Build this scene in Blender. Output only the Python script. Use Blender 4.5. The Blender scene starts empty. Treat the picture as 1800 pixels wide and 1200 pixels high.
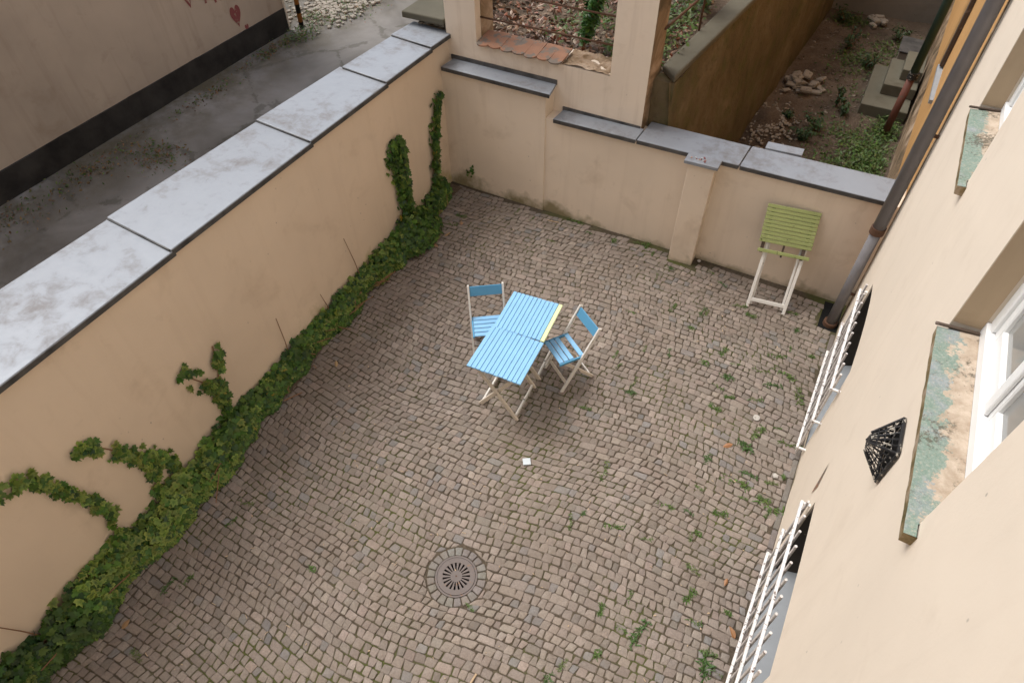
import bpy, math, random
from mathutils import Vector, Matrix, noise as mnoise
R = math.radians
random.seed(7)
rnd = random.uniform
sc = bpy.context.scene
col = sc.collection

# ------------------------------------------------------------------ camera, sky, sun, exposure
yaw, pitch, roll = -0.509089575, 0.857505942, -0.0216457859
cy, sy, cp, sp = math.cos(yaw), math.sin(yaw), math.cos(pitch), math.sin(pitch)
fw = Vector((sy*cp, cy*cp, -sp)); rt = Vector((cy, -sy, 0)); up = rt.cross(fw)
rt2 = rt*math.cos(roll) + up*math.sin(roll); up2 = -rt*math.sin(roll) + up*math.cos(roll)
camd = bpy.data.cameras.new('camera'); cam = bpy.data.objects.new('camera', camd); col.objects.link(cam)
M = Matrix((rt2, up2, -fw)).transposed().to_4x4(); M.translation = Vector((0, 0, 5.6))
cam.matrix_world = M
camd.sensor_width = 36; camd.lens = 1169.087/1800*36; camd.clip_end = 400; camd.clip_start = 0.05
sc.camera = cam

w = bpy.data.worlds.new('World'); sc.world = w; w.use_nodes = True
wn = w.node_tree.nodes; wl = w.node_tree.links
bg = wn['Background']; bg.inputs['Strength'].default_value = 0.13
sky = wn.new('ShaderNodeTexSky'); sky.sky_type = 'NISHITA'; sky.sun_disc = False
SUN = Vector((-0.52, 0.06, 0.85)).normalized()
sky.sun_elevation = math.asin(SUN.z); sky.sun_rotation = math.atan2(SUN.x, SUN.y)
sky.air_density = 1.0; sky.dust_density = 3.0; sky.ozone_density = 1.0
hs = wn.new('ShaderNodeHueSaturation'); hs.inputs['Saturation'].default_value = 0.42
wl.new(sky.outputs[0], hs.inputs['Color']); wl.new(hs.outputs[0], bg.inputs['Color'])
sl = bpy.data.lights.new('sun', 'SUN'); sl.energy = 1.15; sl.angle = R(35); sl.color = (1.0, 0.96, 0.9)
so = bpy.data.objects.new('sun', sl); col.objects.link(so)
so.rotation_euler = SUN.to_track_quat('Z', 'Y').to_euler()
sc.view_settings.view_transform = 'Standard'; sc.view_settings.look = 'None'
sc.view_settings.exposure = 0.86; sc.view_settings.gamma = 1.0
sc.cycles.max_bounces = 6; sc.cycles.diffuse_bounces = 3; sc.cycles.glossy_bounces = 2; sc.cycles.transmission_bounces = 3

# ------------------------------------------------------------------ materials
MAT = {}
def newmat(name):
    m = bpy.data.materials.new(name); m.use_nodes = True; MAT[name] = m
    nt = m.node_tree; return m, nt, nt.nodes, nt.links, nt.nodes['Principled BSDF']
class NB:
    """small node-graph helper"""
    def __init__(s, name):
        s.m, s.nt, s.n, s.l, s.p = newmat(name)
        s.p.inputs['Specular IOR Level'].default_value = 0.25
        g = s.n.new('ShaderNodeNewGeometry'); s.pos = g.outputs['Position']; s.g = g
    def mapv(s, v, scale):
        mp = s.n.new('ShaderNodeMapping'); mp.inputs['Scale'].default_value = scale
        s.l.new(v, mp.inputs['Vector']); return mp.outputs[0]
    def noise(s, scale, detail=4, rough=0.6, vec=None, dist=0.0):
        t = s.n.new('ShaderNodeTexNoise'); t.inputs['Scale'].default_value = scale
        t.inputs['Detail'].default_value = min(detail, 4); t.inputs['Roughness'].default_value = rough
        t.inputs['Distortion'].default_value = dist
        s.l.new(vec or s.pos, t.inputs['Vector']); return t.outputs['Fac']
    def voro(s, scale, vec=None, feat='F1', out='Distance'):
        t = s.n.new('ShaderNodeTexVoronoi'); t.inputs['Scale'].default_value = scale; t.feature = feat
        s.l.new(vec or s.pos, t.inputs['Vector']); return t.outputs[out]
    def ramp(s, f, stops):
        t = s.n.new('ShaderNodeValToRGB'); e = t.color_ramp.elements
        while len(e) < len(stops): e.new(0.5)
        for i, (p, c) in enumerate(stops):
            e[i].position = p; e[i].color = (c, c, c, 1) if isinstance(c, (int, float)) else (*c, 1)
        s.l.new(f, t.inputs['Fac']); return t.outputs['Color']
    def mix(s, f, a, b, mode='MIX'):
        t = s.n.new('ShaderNodeMix'); t.data_type = 'RGBA'; t.blend_type = mode
        for v, i in ((f, 0), (a, 6), (b, 7)):
            if isinstance(v, (int, float)): t.inputs[i].default_value = v if i == 0 else (v, v, v, 1)
            elif isinstance(v, tuple): t.inputs[i].default_value = (*v, 1)
            else: s.l.new(v, t.inputs[i])
        return t.outputs[2]
    def math(s, op, a, b=None, clamp=False):
        t = s.n.new('ShaderNodeMath'); t.operation = op; t.use_clamp = clamp
        for v, i in ((a, 0), (b, 1)):
            if v is None: continue
            if isinstance(v, (int, float)): t.inputs[i].default_value = v
            else: s.l.new(v, t.inputs[i])
        return t.outputs[0]
    def sep(s, v=None):
        t = s.n.new('ShaderNodeSeparateXYZ'); s.l.new(v or s.pos, t.inputs[0]); return t.outputs
    def attr(s, name='Col'):
        t = s.n.new('ShaderNodeAttribute'); t.attribute_name = name; return t.outputs['Color']
    def out(s, colr, rough=0.8, bump=None, bstr=0.3, bdist=0.01, metal=0.0):
        if isinstance(colr, tuple): s.p.inputs['Base Color'].default_value = (*colr, 1)
        else: s.l.new(colr, s.p.inputs['Base Color'])
        if isinstance(rough, (int, float)): s.p.inputs['Roughness'].default_value = rough
        else: s.l.new(rough, s.p.inputs['Roughness'])
        s.p.inputs['Metallic'].default_value = metal
        if bump is not None:
            b = s.n.new('ShaderNodeBump'); b.inputs['Strength'].default_value = bstr; b.inputs['Distance'].default_value = bdist
            s.l.new(bump, b.inputs['Height']); s.l.new(b.outputs[0], s.p.inputs['Normal'])
        return s.m

def render_mat(name, c, var=0.10, algae=0.0, algae_col=(0.12, 0.10, 0.045), grime=0.25, specks=True, streak=0.0):
    b = NB(name)
    big = b.noise(0.55, 5, 0.6)
    colr = b.mix(b.ramp(big, [(0.3, 0.0), (0.75, 1.0)]), tuple(v*(1-var) for v in c), tuple(min(1, v*(1+var)) for v in c))
    blot = b.noise(2.3, 6, 0.65, dist=0.4)
    colr = b.mix(b.math('MULTIPLY', b.ramp(blot, [(0.56, 0.0), (0.80, 1.0)]), grime), colr, tuple(v*f for v, f in zip(c, (0.62, 0.56, 0.50))))
    if streak:
        st = b.noise(1.0, 5, 0.6, vec=b.mapv(b.pos, (7, 7, 0.5)))
        colr = b.mix(b.math('MULTIPLY', b.ramp(st, [(0.52, 0.0), (0.8, 1.0)]), streak), colr, tuple(v*f for v, f in zip(c, (0.55, 0.48, 0.42))))
    if specks:
        v = b.voro(9.0, vec=b.mapv(b.pos, (1, 1, 0.7)))
        keep = b.noise(1.6, 2, 0.5)
        sm = b.math('MULTIPLY', b.ramp(v, [(0.035, 1.0), (0.075, 0.0)]), b.ramp(keep, [(0.50, 0.0), (0.62, 0.75)]))
        colr = b.mix(sm, colr, tuple(v_*0.45 for v_ in c))
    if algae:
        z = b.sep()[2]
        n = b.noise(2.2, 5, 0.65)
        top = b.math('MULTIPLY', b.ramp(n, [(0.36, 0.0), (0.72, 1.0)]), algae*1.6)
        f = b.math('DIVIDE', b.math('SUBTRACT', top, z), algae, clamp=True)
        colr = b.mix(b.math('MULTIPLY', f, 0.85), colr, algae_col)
    fine = b.noise(60, 5, 0.7); und = b.noise(5, 3, 0.5)
    h = b.math('ADD', b.math('MULTIPLY', fine, 0.25), und)
    return b.out(colr, 0.88, h, 0.25, 0.012)

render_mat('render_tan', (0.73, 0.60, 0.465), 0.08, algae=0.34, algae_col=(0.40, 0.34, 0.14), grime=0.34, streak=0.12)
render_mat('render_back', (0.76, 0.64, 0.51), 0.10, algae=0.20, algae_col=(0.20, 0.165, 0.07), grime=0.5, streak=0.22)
render_mat('render_arch', (0.76, 0.645, 0.525), 0.10, grime=0.45, streak=0.45)
render_mat('render_cream', (0.75, 0.655, 0.54), 0.06, algae=0.10, grime=0.22, streak=0.10)
render_mat('render_alley', (0.44, 0.37, 0.305), 0.16, grime=0.55, streak=0.35, specks=False)
render_mat('render_ochre', (0.55, 0.31, 0.12), 0.15, grime=0.4, streak=0.4)
render_mat('mossy_concrete', (0.125, 0.115, 0.085), 0.3, grime=0.8, streak=0.3)
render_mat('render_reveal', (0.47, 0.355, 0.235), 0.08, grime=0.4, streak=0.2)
render_mat('concrete', (0.24, 0.215, 0.18), 0.18, grime=0.7, algae_col=(0.08, 0.085, 0.03))

b = NB('weathered_wall')   # old mossy brown wall of the pit
n1 = b.noise(0.8, 6, 0.65, dist=0.5); st = b.noise(1.0, 5, 0.6, vec=b.mapv(b.pos, (5, 5, 1.6)))
c1 = b.ramp(b.math('ADD', b.math('MULTIPLY', n1, 0.8), b.math('MULTIPLY', st, 0.2)), [(0.36, (0.085, 0.071, 0.036)), (0.5, (0.145, 0.108, 0.058)), (0.6, (0.18, 0.138, 0.08)), (0.74, (0.27, 0.20, 0.125))])
c1 = b.mix(b.ramp(b.noise(3.1, 4, 0.6), [(0.50, 0.0), (0.66, 0.6)]), c1, (0.10, 0.105, 0.035))
c1 = b.mix(b.ramp(b.noise(9, 4, 0.75), [(0.52, 0.0), (0.72, 0.55)]), c1, (0.06, 0.048, 0.028))
b.out(c1, 0.95, b.noise(16, 6, 0.75), 0.9, 0.035)

b = NB('weathered_plaster')
n1 = b.noise(2.0, 6, 0.7, dist=0.6)
c1 = b.ramp(n1, [(0.35, (0.10, 0.075, 0.045)), (0.5, (0.26, 0.18, 0.11)), (0.62, (0.42, 0.31, 0.22)), (0.8, (0.5, 0.4, 0.3))])
b.out(c1, 0.95, b.noise(18, 6, 0.7), 0.8, 0.02)

b = NB('zinc')
n1 = b.noise(1.3, 6, 0.65, dist=0.8); n2 = b.noise(7, 6, 0.7, dist=0.3)
c1 = b.mix(b.ramp(n1, [(0.40, 0.0), (0.72, 1.0)]), (0.290, 0.313, 0.348), (0.258, 0.278, 0.308))
c1 = b.mix(b.math('MULTIPLY', b.ramp(b.math('MULTIPLY', n1, n2), [(0.25, 0.0), (0.42, 1.0)]), 0.55), c1, (0.14, 0.115, 0.10))
c1 = b.mix(b.ramp(b.noise(45, 3, 0.6), [(0.5, 0.0), (0.8, 0.2)]), c1, (0.33, 0.35, 0.37))
b.out(c1, b.ramp(n2, [(0.3, 0.42), (0.7, 0.65)]), b.noise(12, 3, 0.5), 0.12, 0.01, metal=0.25)
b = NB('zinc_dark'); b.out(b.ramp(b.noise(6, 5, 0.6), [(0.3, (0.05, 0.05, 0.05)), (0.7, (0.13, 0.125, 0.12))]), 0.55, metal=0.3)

b = NB('stone')            # setts: colour per stone, grain and dirt on top
a = b.attr(); g = b.noise(70, 5, 0.75); d = b.noise(1.1, 5, 0.6)
c1 = b.mix(1.0, a, b.ramp(g, [(0.25, 0.72), (0.75, 1.22)]), 'MULTIPLY')
c1 = b.mix(b.math('MULTIPLY', b.ramp(d, [(0.40, 0.0), (0.66, 1.0)]), 0.45), c1, (0.185, 0.145, 0.113))
c1 = b.mix(b.math('MULTIPLY', b.ramp(b.noise(16, 4, 0.7), [(0.45, 0.0), (0.72, 1.0)]), 0.45), c1, (0.17, 0.134, 0.104))
b.out(c1, b.ramp(b.noise(30, 3, 0.6), [(0.3, 0.55), (0.7, 0.85)]), b.math('ADD', b.noise(110, 4, 0.7), b.math('MULTIPLY', b.noise(35, 3, 0.6), 1.2)), 0.5, 0.004)

b = NB('joint_earth')
n1 = b.noise(0.9, 5, 0.6); n2 = b.noise(40, 5, 0.7)
c1 = b.mix(b.ramp(n2, [(0.3, 0.0), (0.75, 1.0)]), (0.055, 0.043, 0.03), (0.125, 0.098, 0.07))
c1 = b.mix(b.math('MULTIPLY', b.ramp(n1, [(0.47, 0.0), (0.60, 1.0)]), 0.85), c1, (0.075, 0.085, 0.022))
b.out(c1, 0.95, n2, 0.8, 0.01)

b = NB('soil')
n1 = b.noise(1.1, 6, 0.65); n2 = b.noise(30, 6, 0.75)
c1 = b.ramp(b.math('ADD', b.math('MULTIPLY', n1, 0.6), b.math('MULTIPLY', n2, 0.4)), [(0.34, (0.055, 0.042, 0.03)), (0.5, (0.13, 0.095, 0.068)), (0.64, (0.22, 0.17, 0.125))])
b.out(c1, 0.95, n2, 1.0, 0.03)

b = NB('asphalt')
n1 = b.noise(0.5, 6, 0.62, dist=0.5); n2 = b.noise(80, 4, 0.7)
c1 = b.ramp(n1, [(0.36, (0.115, 0.103, 0.09)), (0.5, (0.21, 0.195, 0.178)), (0.66, (0.29, 0.272, 0.255))])
crk = b.voro(0.7, vec=b.mapv(b.pos, (1, 1, 1)), feat='DISTANCE_TO_EDGE')
wob = b.math('ADD', crk, b.math('MULTIPLY', b.math('SUBTRACT', b.noise(3, 5, 0.7), 0.5), 0.35))
c1 = b.mix(b.math('MULTIPLY', b.ramp(wob, [(0.0, 1.0), (0.03, 0.0)]), 0.5), c1, (0.06, 0.055, 0.035))
x = b.sep()[0]
edge = b.math('MULTIPLY', b.ramp(b.math('ADD', b.math('MULTIPLY', x, -0.5), -3.95), [(0.15, 0.0), (0.85, 1.0)]), b.ramp(b.noise(1.5, 6, 0.7), [(0.38, 0.0), (0.6, 1.0)]))
c1 = b.mix(edge, c1, (0.12, 0.10, 0.065))
c1 = b.mix(b.ramp(n2, [(0.4, 0.0), (0.9, 0.35)]), c1, (0.25, 0.24, 0.22))
b.out(c1, 0.85, n2, 0.4, 0.008)

b = NB('bitumen'); b.out(b.ramp(b.noise(3, 5, 0.6), [(0.3, (0.018, 0.017, 0.017)), (0.75, (0.05, 0.047, 0.045))]), 0.65, b.noise(30, 4, 0.6), 0.3, 0.01)

def paint(name, c, chips=None, amt=0.62, scale=22, rough=0.5, var=0.12):
    b = NB(name)
    n = b.noise(6, 4, 0.6)
    colr = b.mix(n, tuple(v*(1-var) for v in c), tuple(min(1, v*(1+var)) for v in c))
    gr = b.noise(14, 4, 0.6, vec=b.mapv(b.pos, (3, 3, 3)))
    if chips:
        colr = b.mix(b.ramp(b.noise(scale, 5, 0.7), [(amt, 0.0), (amt+0.05, 1.0)]), colr, chips)
    return b.out(colr, rough, gr, 0.15, 0.003)
paint('paint_blue', (0.25, 0.50, 0.76), (0.42, 0.50, 0.55), 0.655, 30, var=0.10)
paint('paint_blue_dark', (0.095, 0.29, 0.47), (0.25, 0.30, 0.33), 0.74, var=0.08)
paint('paint_lime', (0.70, 0.78, 0.44), (0.5, 0.5, 0.3), 0.75)
paint('paint_green', (0.315, 0.355, 0.14), (0.09, 0.095, 0.04), 0.62, 26)
paint('paint_white', (0.74, 0.71, 0.66), (0.38, 0.31, 0.23), 0.64, rough=0.55)
paint('paint_white_worn', (0.66, 0.585, 0.49), (0.30, 0.22, 0.14), 0.66, rough=0.6)
paint('grille_white', (0.78, 0.76, 0.74), (0.11, 0.06, 0.045), 0.57, 34, 0.45)
paint('grille_rod', (0.63, 0.59, 0.56), (0.16, 0.11, 0.09), 0.58, 34, 0.6, 0.25)
paint('dark_plaster', (0.06, 0.053, 0.045), (0.20, 0.17, 0.14), 0.62, 5, 0.9, 0.5)  # near-black patchy colour for the basement window jambs
paint('window_white', (0.80, 0.80, 0.79), None, rough=0.35, var=0.03)
paint('rust', (0.11, 0.058, 0.036), (0.05, 0.03, 0.02), 0.6, 30, 0.8, 0.3)
paint('iron', (0.15, 0.125, 0.115), (0.22, 0.13, 0.08), 0.62, 18, 0.55, 0.2)
paint('black_iron', (0.02, 0.02, 0.021), (0.36, 0.33, 0.28), 0.56, 26, 0.45)
paint('pipe_brown', (0.20, 0.192, 0.20), (0.17, 0.11, 0.07), 0.68, 10, 0.32, 0.2)
paint('pipe_green', (0.05, 0.085, 0.065), (0.1, 0.09, 0.07), 0.66, 10, 0.5)
paint('pipe_red', (0.14, 0.055, 0.04), (0.1, 0.07, 0.05), 0.62, 10, 0.6)
paint('terracotta', (0.33, 0.175, 0.11), (0.20, 0.165, 0.135), 0.50, 7, 0.85, 0.3)
paint('dark_wood', (0.085, 0.06, 0.045), (0.16, 0.12, 0.1), 0.6, 8, 0.7)
paint('graffiti_red', (0.24, 0.075, 0.075), (0.30, 0.22, 0.17), 0.58, 12, 0.85)
paint('stick', (0.25, 0.135, 0.075), None, rough=0.8)
paint('paper', (0.58, 0.63, 0.66), None, rough=0.7)
paint('plaster_bits', (0.46, 0.43, 0.39), (0.3, 0.26, 0.22), 0.56, 30, rough=0.85)
paint('twig', (0.46, 0.34, 0.22), None, rough=0.8)
paint('lichen_stone', (0.34, 0.30, 0.25), (0.18, 0.16, 0.12), 0.55, 16, 0.9)
paint('sill_grey', (0.30, 0.32, 0.34), (0.2, 0.2, 0.2), 0.66, rough=0.5)
b = NB('dark_void'); b.out((0.008, 0.008, 0.008), 0.9)
b = NB('glass_pane'); b.p.inputs['Specular IOR Level'].default_value = 0.6
b.out(b.ramp(b.noise(0.8, 2, 0.5), [(0.3, (0.22, 0.22, 0.21)), (0.7, (0.33, 0.33, 0.31))]), 0.06)
b = NB('glass_dark'); b.p.inputs['Specular IOR Level'].default_value = 0.6; b.out((0.012, 0.012, 0.013), 0.08)
b = NB('stripes'); z = b.sep()[2]
ph = b.math('FRACT', b.math('MULTIPLY', z, 3.3))
b.out(b.mix(b.ramp(ph, [(0.48, 0.0), (0.52, 1.0)]), (0.012, 0.011, 0.01), (0.30, 0.12, 0.03)), 0.6)

b = NB('peeling_sill')     # old green paint flaking off a rendered sill, more paint left towards the front
x = b.sep()[0]
f = b.math('ADD', b.noise(5, 4, 0.75, dist=0.5), b.math('MULTIPLY', b.math('SUBTRACT', 0.845, x), 3.0))
n2 = b.noise(75, 4, 0.75)
f = b.math('ADD', f, b.math('MULTIPLY', b.math('SUBTRACT', n2, 0.5), 0.34))
f = b.math('ADD', f, b.math('MULTIPLY', b.math('SUBTRACT', b.noise(22, 4, 0.7), 0.5), 0.4))
plaster = b.mix(b.ramp(b.noise(14, 4, 0.7), [(0.35, 0.0), (0.65, 1.0)]), (0.38, 0.295, 0.215), (0.54, 0.445, 0.35))
pnt = b.mix(b.ramp(b.noise(6, 4, 0.6), [(0.52, 0.0), (0.64, 1.0)]), (0.185, 0.255, 0.208), (0.25, 0.285, 0.29))
pnt = b.mix(b.ramp(n2, [(0.45, 0.0), (0.8, 0.6)]), pnt, (0.52, 0.50, 0.44))
c1 = b.mix(b.ramp(f, [(0.53, 0.0), (0.57, 1.0)]), plaster, pnt)
c1 = b.mix(b.ramp(b.noise(95, 4, 0.8), [(0.56, 0.0), (0.66, 0.7)]), c1, plaster)
c1 = b.mix(b.ramp(b.math('MULTIPLY', b.noise(4, 3, 0.6), b.noise(48, 4, 0.75)), [(0.29, 0.0), (0.37, 0.85)]), c1, (0.10, 0.085, 0.06))
b.out(c1, 0.85, b.math('ADD', f, n2), 0.5, 0.008)
b = NB('sill_edge'); b.out(b.ramp(b.noise(9, 6, 0.7), [(0.35, (0.08, 0.07, 0.02)), (0.52, (0.26, 0.19, 0.10)), (0.65, (0.40, 0.32, 0.24))]), 0.9, b.noise(40, 5, 0.7), 0.8, 0.01)

def leafmat(name, transl=0.25):
    m, nt, n, l, p = newmat(name)
    a = n.new('ShaderNodeAttribute'); a.attribute_name = 'Col'
    p.inputs['Roughness'].default_value = 0.45; p.inputs['Specular IOR Level'].default_value = 0.35
    l.new(a.outputs['Color'], p.inputs['Base Color'])
    t = n.new('ShaderNodeBsdfTranslucent'); l.new(a.outputs['Color'], t.inputs['Color'])
    mx = n.new('ShaderNodeMixShader'); mx.inputs[0].default_value = transl
    l.new(p.outputs[0], mx.inputs[1]); l.new(t.outputs[0], mx.inputs[2])
    l.new(mx.outputs[0], n['Material Output'].inputs['Surface'])
leafmat('leaf')
leafmat('dry', 0.1)

# ------------------------------------------------------------------ mesh helpers
class MB:
    def __init__(s): s.v = []; s.f = []; s.c = []; s.mi = []
    def add(s, vs, fs, c=None, mi=0):
        o = len(s.v); s.v += [tuple(v) for v in vs]
        for f in fs: s.f.append(tuple(i+o for i in f)); s.mi.append(mi)
        if c is None: c = (1, 1, 1)
        if isinstance(c, list): s.c += c
        else: s.c += [c]*len(vs)
        return s
    def box(s, x0, x1, y0, y1, z0, z1, c=None, mi=0):
        return s.add([(x, y, z) for z in (z0, z1) for y in (y0, y1) for x in (x0, x1)],
                     [(0, 2, 3, 1), (4, 5, 7, 6), (0, 1, 5, 4), (2, 6, 7, 3), (0, 4, 6, 2), (1, 3, 7, 5)], c, mi)
    def cbox(s, m, sx, sy, sz, ch=0.004, c=None):
        """chamfered box centred on matrix m"""
        hx, hy, hz = sx/2, sy/2, sz/2; ch = min(ch, hx*0.45, hy*0.45, hz*0.45)
        vs = []; idx = {}
        for i in (-1, 1):
            for j in (-1, 1):
                for k in (-1, 1):
                    for a in range(3):
                        p = [i*(hx-ch), j*(hy-ch), k*(hz-ch)]; p[a] += (i, j, k)[a]*ch
                        idx[(i, j, k, a)] = len(vs); vs.append(m @ Vector(p))
        fs = []
        def q(*k): fs.append(tuple(idx[t] for t in k))
        for sgn in (-1, 1):
            q((sgn, -1, -1, 0), (sgn, 1, -1, 0), (sgn, 1, 1, 0), (sgn, -1, 1, 0))
            q((-1, sgn, -1, 1), (-1, sgn, 1, 1), (1, sgn, 1, 1), (1, sgn, -1, 1))
            q((-1, -1, sgn, 2), (1, -1, sgn, 2), (1, 1, sgn, 2), (-1, 1, sgn, 2))
        for i in (-1, 1):
            for j in (-1, 1):
                q((i, j, -1, 0), (i, j, 1, 0), (i, j, 1, 1), (i, j, -1, 1))
                q((i, -1, j, 0), (i, 1, j, 0), (i, 1, j, 2), (i, -1, j, 2))
                q((-1, i, j, 1), (1, i, j, 1), (1, i, j, 2), (-1, i, j, 2))
                for k in (-1, 1): q((i, j, k, 0), (i, j, k, 1), (i, j, k, 2))
        return s.add(vs, fs, c)
    def bar(s, a, b, wx, wy, upv=(0, 0, 1), ch=0.003, c=None):
        """rectangular bar from a to b; wx across, wy along upv"""
        a, b = Vector(a), Vector(b); z = (b-a); L = z.length; z.normalize()
        y = Vector(upv) - z*z.dot(Vector(upv)); y.normalize(); x = y.cross(z)
        m = Matrix((x, y, z)).transposed().to_4x4(); m.translation = (a+b)/2
        return s.cbox(m, wx, wy, L, ch, c)
    def tube(s, pts, r, n=8, c=None, caps=True):
        pts = [Vector(p) for p in pts]; rr = r if isinstance(r, (list, tuple)) else [r]*len(pts)
        vs = []; fs = []
        for i, p in enumerate(pts):
            d = (pts[min(i+1, len(pts)-1)] - pts[max(i-1, 0)]).normalized()
            u = d.orthogonal().normalized() if abs(d.z) < 0.99 else Vector((1, 0, 0))
            u = (u - d*u.dot(d)).normalized(); v2 = d.cross(u)
            for k in range(n):
                t = 2*math.pi*k/n; vs.append(p + (u*math.cos(t) + v2*math.sin(t))*rr[i])
        for i in range(len(pts)-1):
            for k in range(n):
                k2 = (k+1) % n; fs.append((i*n+k, i*n+k2, (i+1)*n+k2, (i+1)*n+k))
        if caps: fs += [tuple(range(n))[::-1], tuple((len(pts)-1)*n+k for k in range(n))]
        return s.add(vs, fs, c)
    def quadprism(s, q, z0, z1, c=None):
        """four plan corners (x,y) with bottom z0 and top z1 (z may be lists)"""
        za = z0 if isinstance(z0, (list, tuple)) else [z0]*4; zb = z1 if isinstance(z1, (list, tuple)) else [z1]*4
        vs = [(q[i][0], q[i][1], za[i]) for i in range(4)] + [(q[i][0], q[i][1], zb[i]) for i in range(4)]
        return s.add(vs, [(3, 2, 1, 0), (4, 5, 6, 7), (0, 1, 5, 4), (1, 2, 6, 5), (2, 3, 7, 6), (3, 0, 4, 7)], c)
    def mesh(s, name, mats, smooth=False):
        me = bpy.data.meshes.new(name); me.from_pydata(s.v, [], s.f)
        ms = mats if isinstance(mats, list) else [mats]
        for m in ms: me.materials.append(MAT[m])
        if len(ms) > 1: me.polygons.foreach_set('material_index', s.mi)
        ca = me.color_attributes.new('Col', 'FLOAT_COLOR', 'POINT')
        ca.data.foreach_set('color', [x for c in s.c for x in (*c, 1.0)])
        if smooth: me.polygons.foreach_set('use_smooth', [True]*len(me.polygons))
        me.update(); return me
    def build(s, name, mats, parent=None, smooth=False):
        o = bpy.data.objects.new(name, s.mesh(name, mats, smooth)); col.objects.link(o)
        if parent: o.parent = parent
        return o

def tag(o, label=None, cat=None, group=None, kind=None):
    if label: o['label'] = label
    if cat: o['category'] = cat
    if group: o['group'] = group
    if kind: o['kind'] = kind
    return o
def empty(name, loc=(0, 0, 0), rz=0, m=None):
    o = bpy.data.objects.new(name, None); col.objects.link(o); o.empty_display_size = 0.1
    if m is not None: o.matrix_world = m
    else: o.location = loc; o.rotation_euler = (0, 0, rz)
    return o
def thing(name, label, cat, loc=(0, 0, 0), rz=0, group=None, m=None):
    return tag(empty(name, loc, rz, m), label, cat, group)
def inst(o, name, parent=None, m=None):
    c = bpy.data.objects.new(name, o.data); col.objects.link(c)
    if parent: c.parent = parent
    if m is not None: c.matrix_local = m
    return c
def grid_sheet(x0, x1, y0, y1, nx, ny, zf, inside=None):
    mb = MB(); vs = []; 
    for j in range(ny+1):
        for i in range(nx+1):
            x = x0+(x1-x0)*i/nx; y = y0+(y1-y0)*j/ny; vs.append((x, y, zf(x, y)))
    fs = [(j*(nx+1)+i, j*(nx+1)+i+1, (j+1)*(nx+1)+i+1, (j+1)*(nx+1)+i) for j in range(ny) for i in range(nx)
          if inside is None or inside(x0+(x1-x0)*(i+.5)/nx, y0+(y1-y0)*(j+.5)/ny)]
    return mb.add(vs, fs)
def fbm(x, y, s=1.0, z=0.0): return mnoise.noise(Vector((x*s, y*s, z))) + 0.5*mnoise.noise(Vector((x*s*2.1, y*s*2.1, z+5)))
def W(y): return -4.53 + 0.05*(6.46-y)          # inner face of the long boundary wall
def WT(y): return 1.985 + 0.036*(6.46-y)         # its coping height

IVY = [(0, -.30), (.22, -.46), (.50, -.26), (.33, -.04), (.44, .20), (.17, .18), (0, .58), (-.17, .18), (-.44, .20), (-.33, -.04), (-.50, -.26), (-.22, -.46)]
OVAL = [(0, -.5), (.2, -.25), (.24, .05), (.12, .35), (0, .55), (-.12, .35), (-.24, .05), (-.2, -.25)]
def leaf(mb, p, nrm, tip, size, c0, c1, shape=IVY, cup=0.12):
    nrm = Vector(nrm).normalized(); tip = Vector(tip); tip = (tip - nrm*tip.dot(nrm))
    if tip.length < 1e-4: tip = nrm.orthogonal()
    tip.normalize(); sx = tip.cross(nrm); p = Vector(p)
    vs = [p]
    for (a, b_) in shape: vs.append(p + (sx*a + tip*b_)*size - nrm*size*cup*(abs(a)*1.3 + max(0, b_)*0.8))
    n = len(shape)
    mb.add(vs, [(0, i+1, (i+1) % n + 1) for i in range(n)], [c0] + [c1]*n)
def rv(s=1.0): return Vector((random.gauss(0, s), random.gauss(0, s), random.gauss(0, s)))
def jit(c, a=0.2):
    k = 1+rnd(-a, a); return tuple(max(0.003, v*k*(1+rnd(-a*0.4, a*0.4))) for v in c)
def ivycol(var=0.3, dark=1.0):
    """(centre, rim) colour of one ivy leaf; some leaves are variegated"""
    r = random.random()
    base = jit((0.062, 0.135, 0.024) if r < 0.5 else (0.10, 0.18, 0.03) if r < 0.84 else (0.04, 0.09, 0.03), 0.3)
    base = tuple(v*dark for v in base)
    if random.random() < var:
        rim = jit((0.26, 0.33, 0.07), 0.25); return base, tuple(v*dark for v in rim)
    if random.random() < 0.004: return (0.30, 0.22, 0.03), (0.34, 0.26, 0.04)
    return base, tuple(v*1.15 for v in base)

# ------------------------------------------------------------------ the setting
g = grid_sheet(-60, 60, -60, 60, 4, 4, lambda x, y: -0.75).build('ground', 'soil'); tag(g, kind='structure')

DR = Vector((-1.532, 1.678))                      # drain centre
bed = MB(); hh = 0.12; zb = -0.011
for (x0, x1, y0, y1) in ((-4.6, DR.x-hh, -2.2, 6.55), (DR.x+hh, 0.95, -2.2, 6.55), (DR.x-hh, DR.x+hh, -2.2, DR.y-hh), (DR.x-hh, DR.x+hh, DR.y+hh, 6.55)):
    bed.add([(x0, y0, zb), (x1, y0, zb), (x1, y1, zb), (x0, y1, zb)], [(0, 1, 2, 3)])
court = bed.build('courtyard_paving', 'joint_earth'); tag(court, kind='structure')

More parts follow.
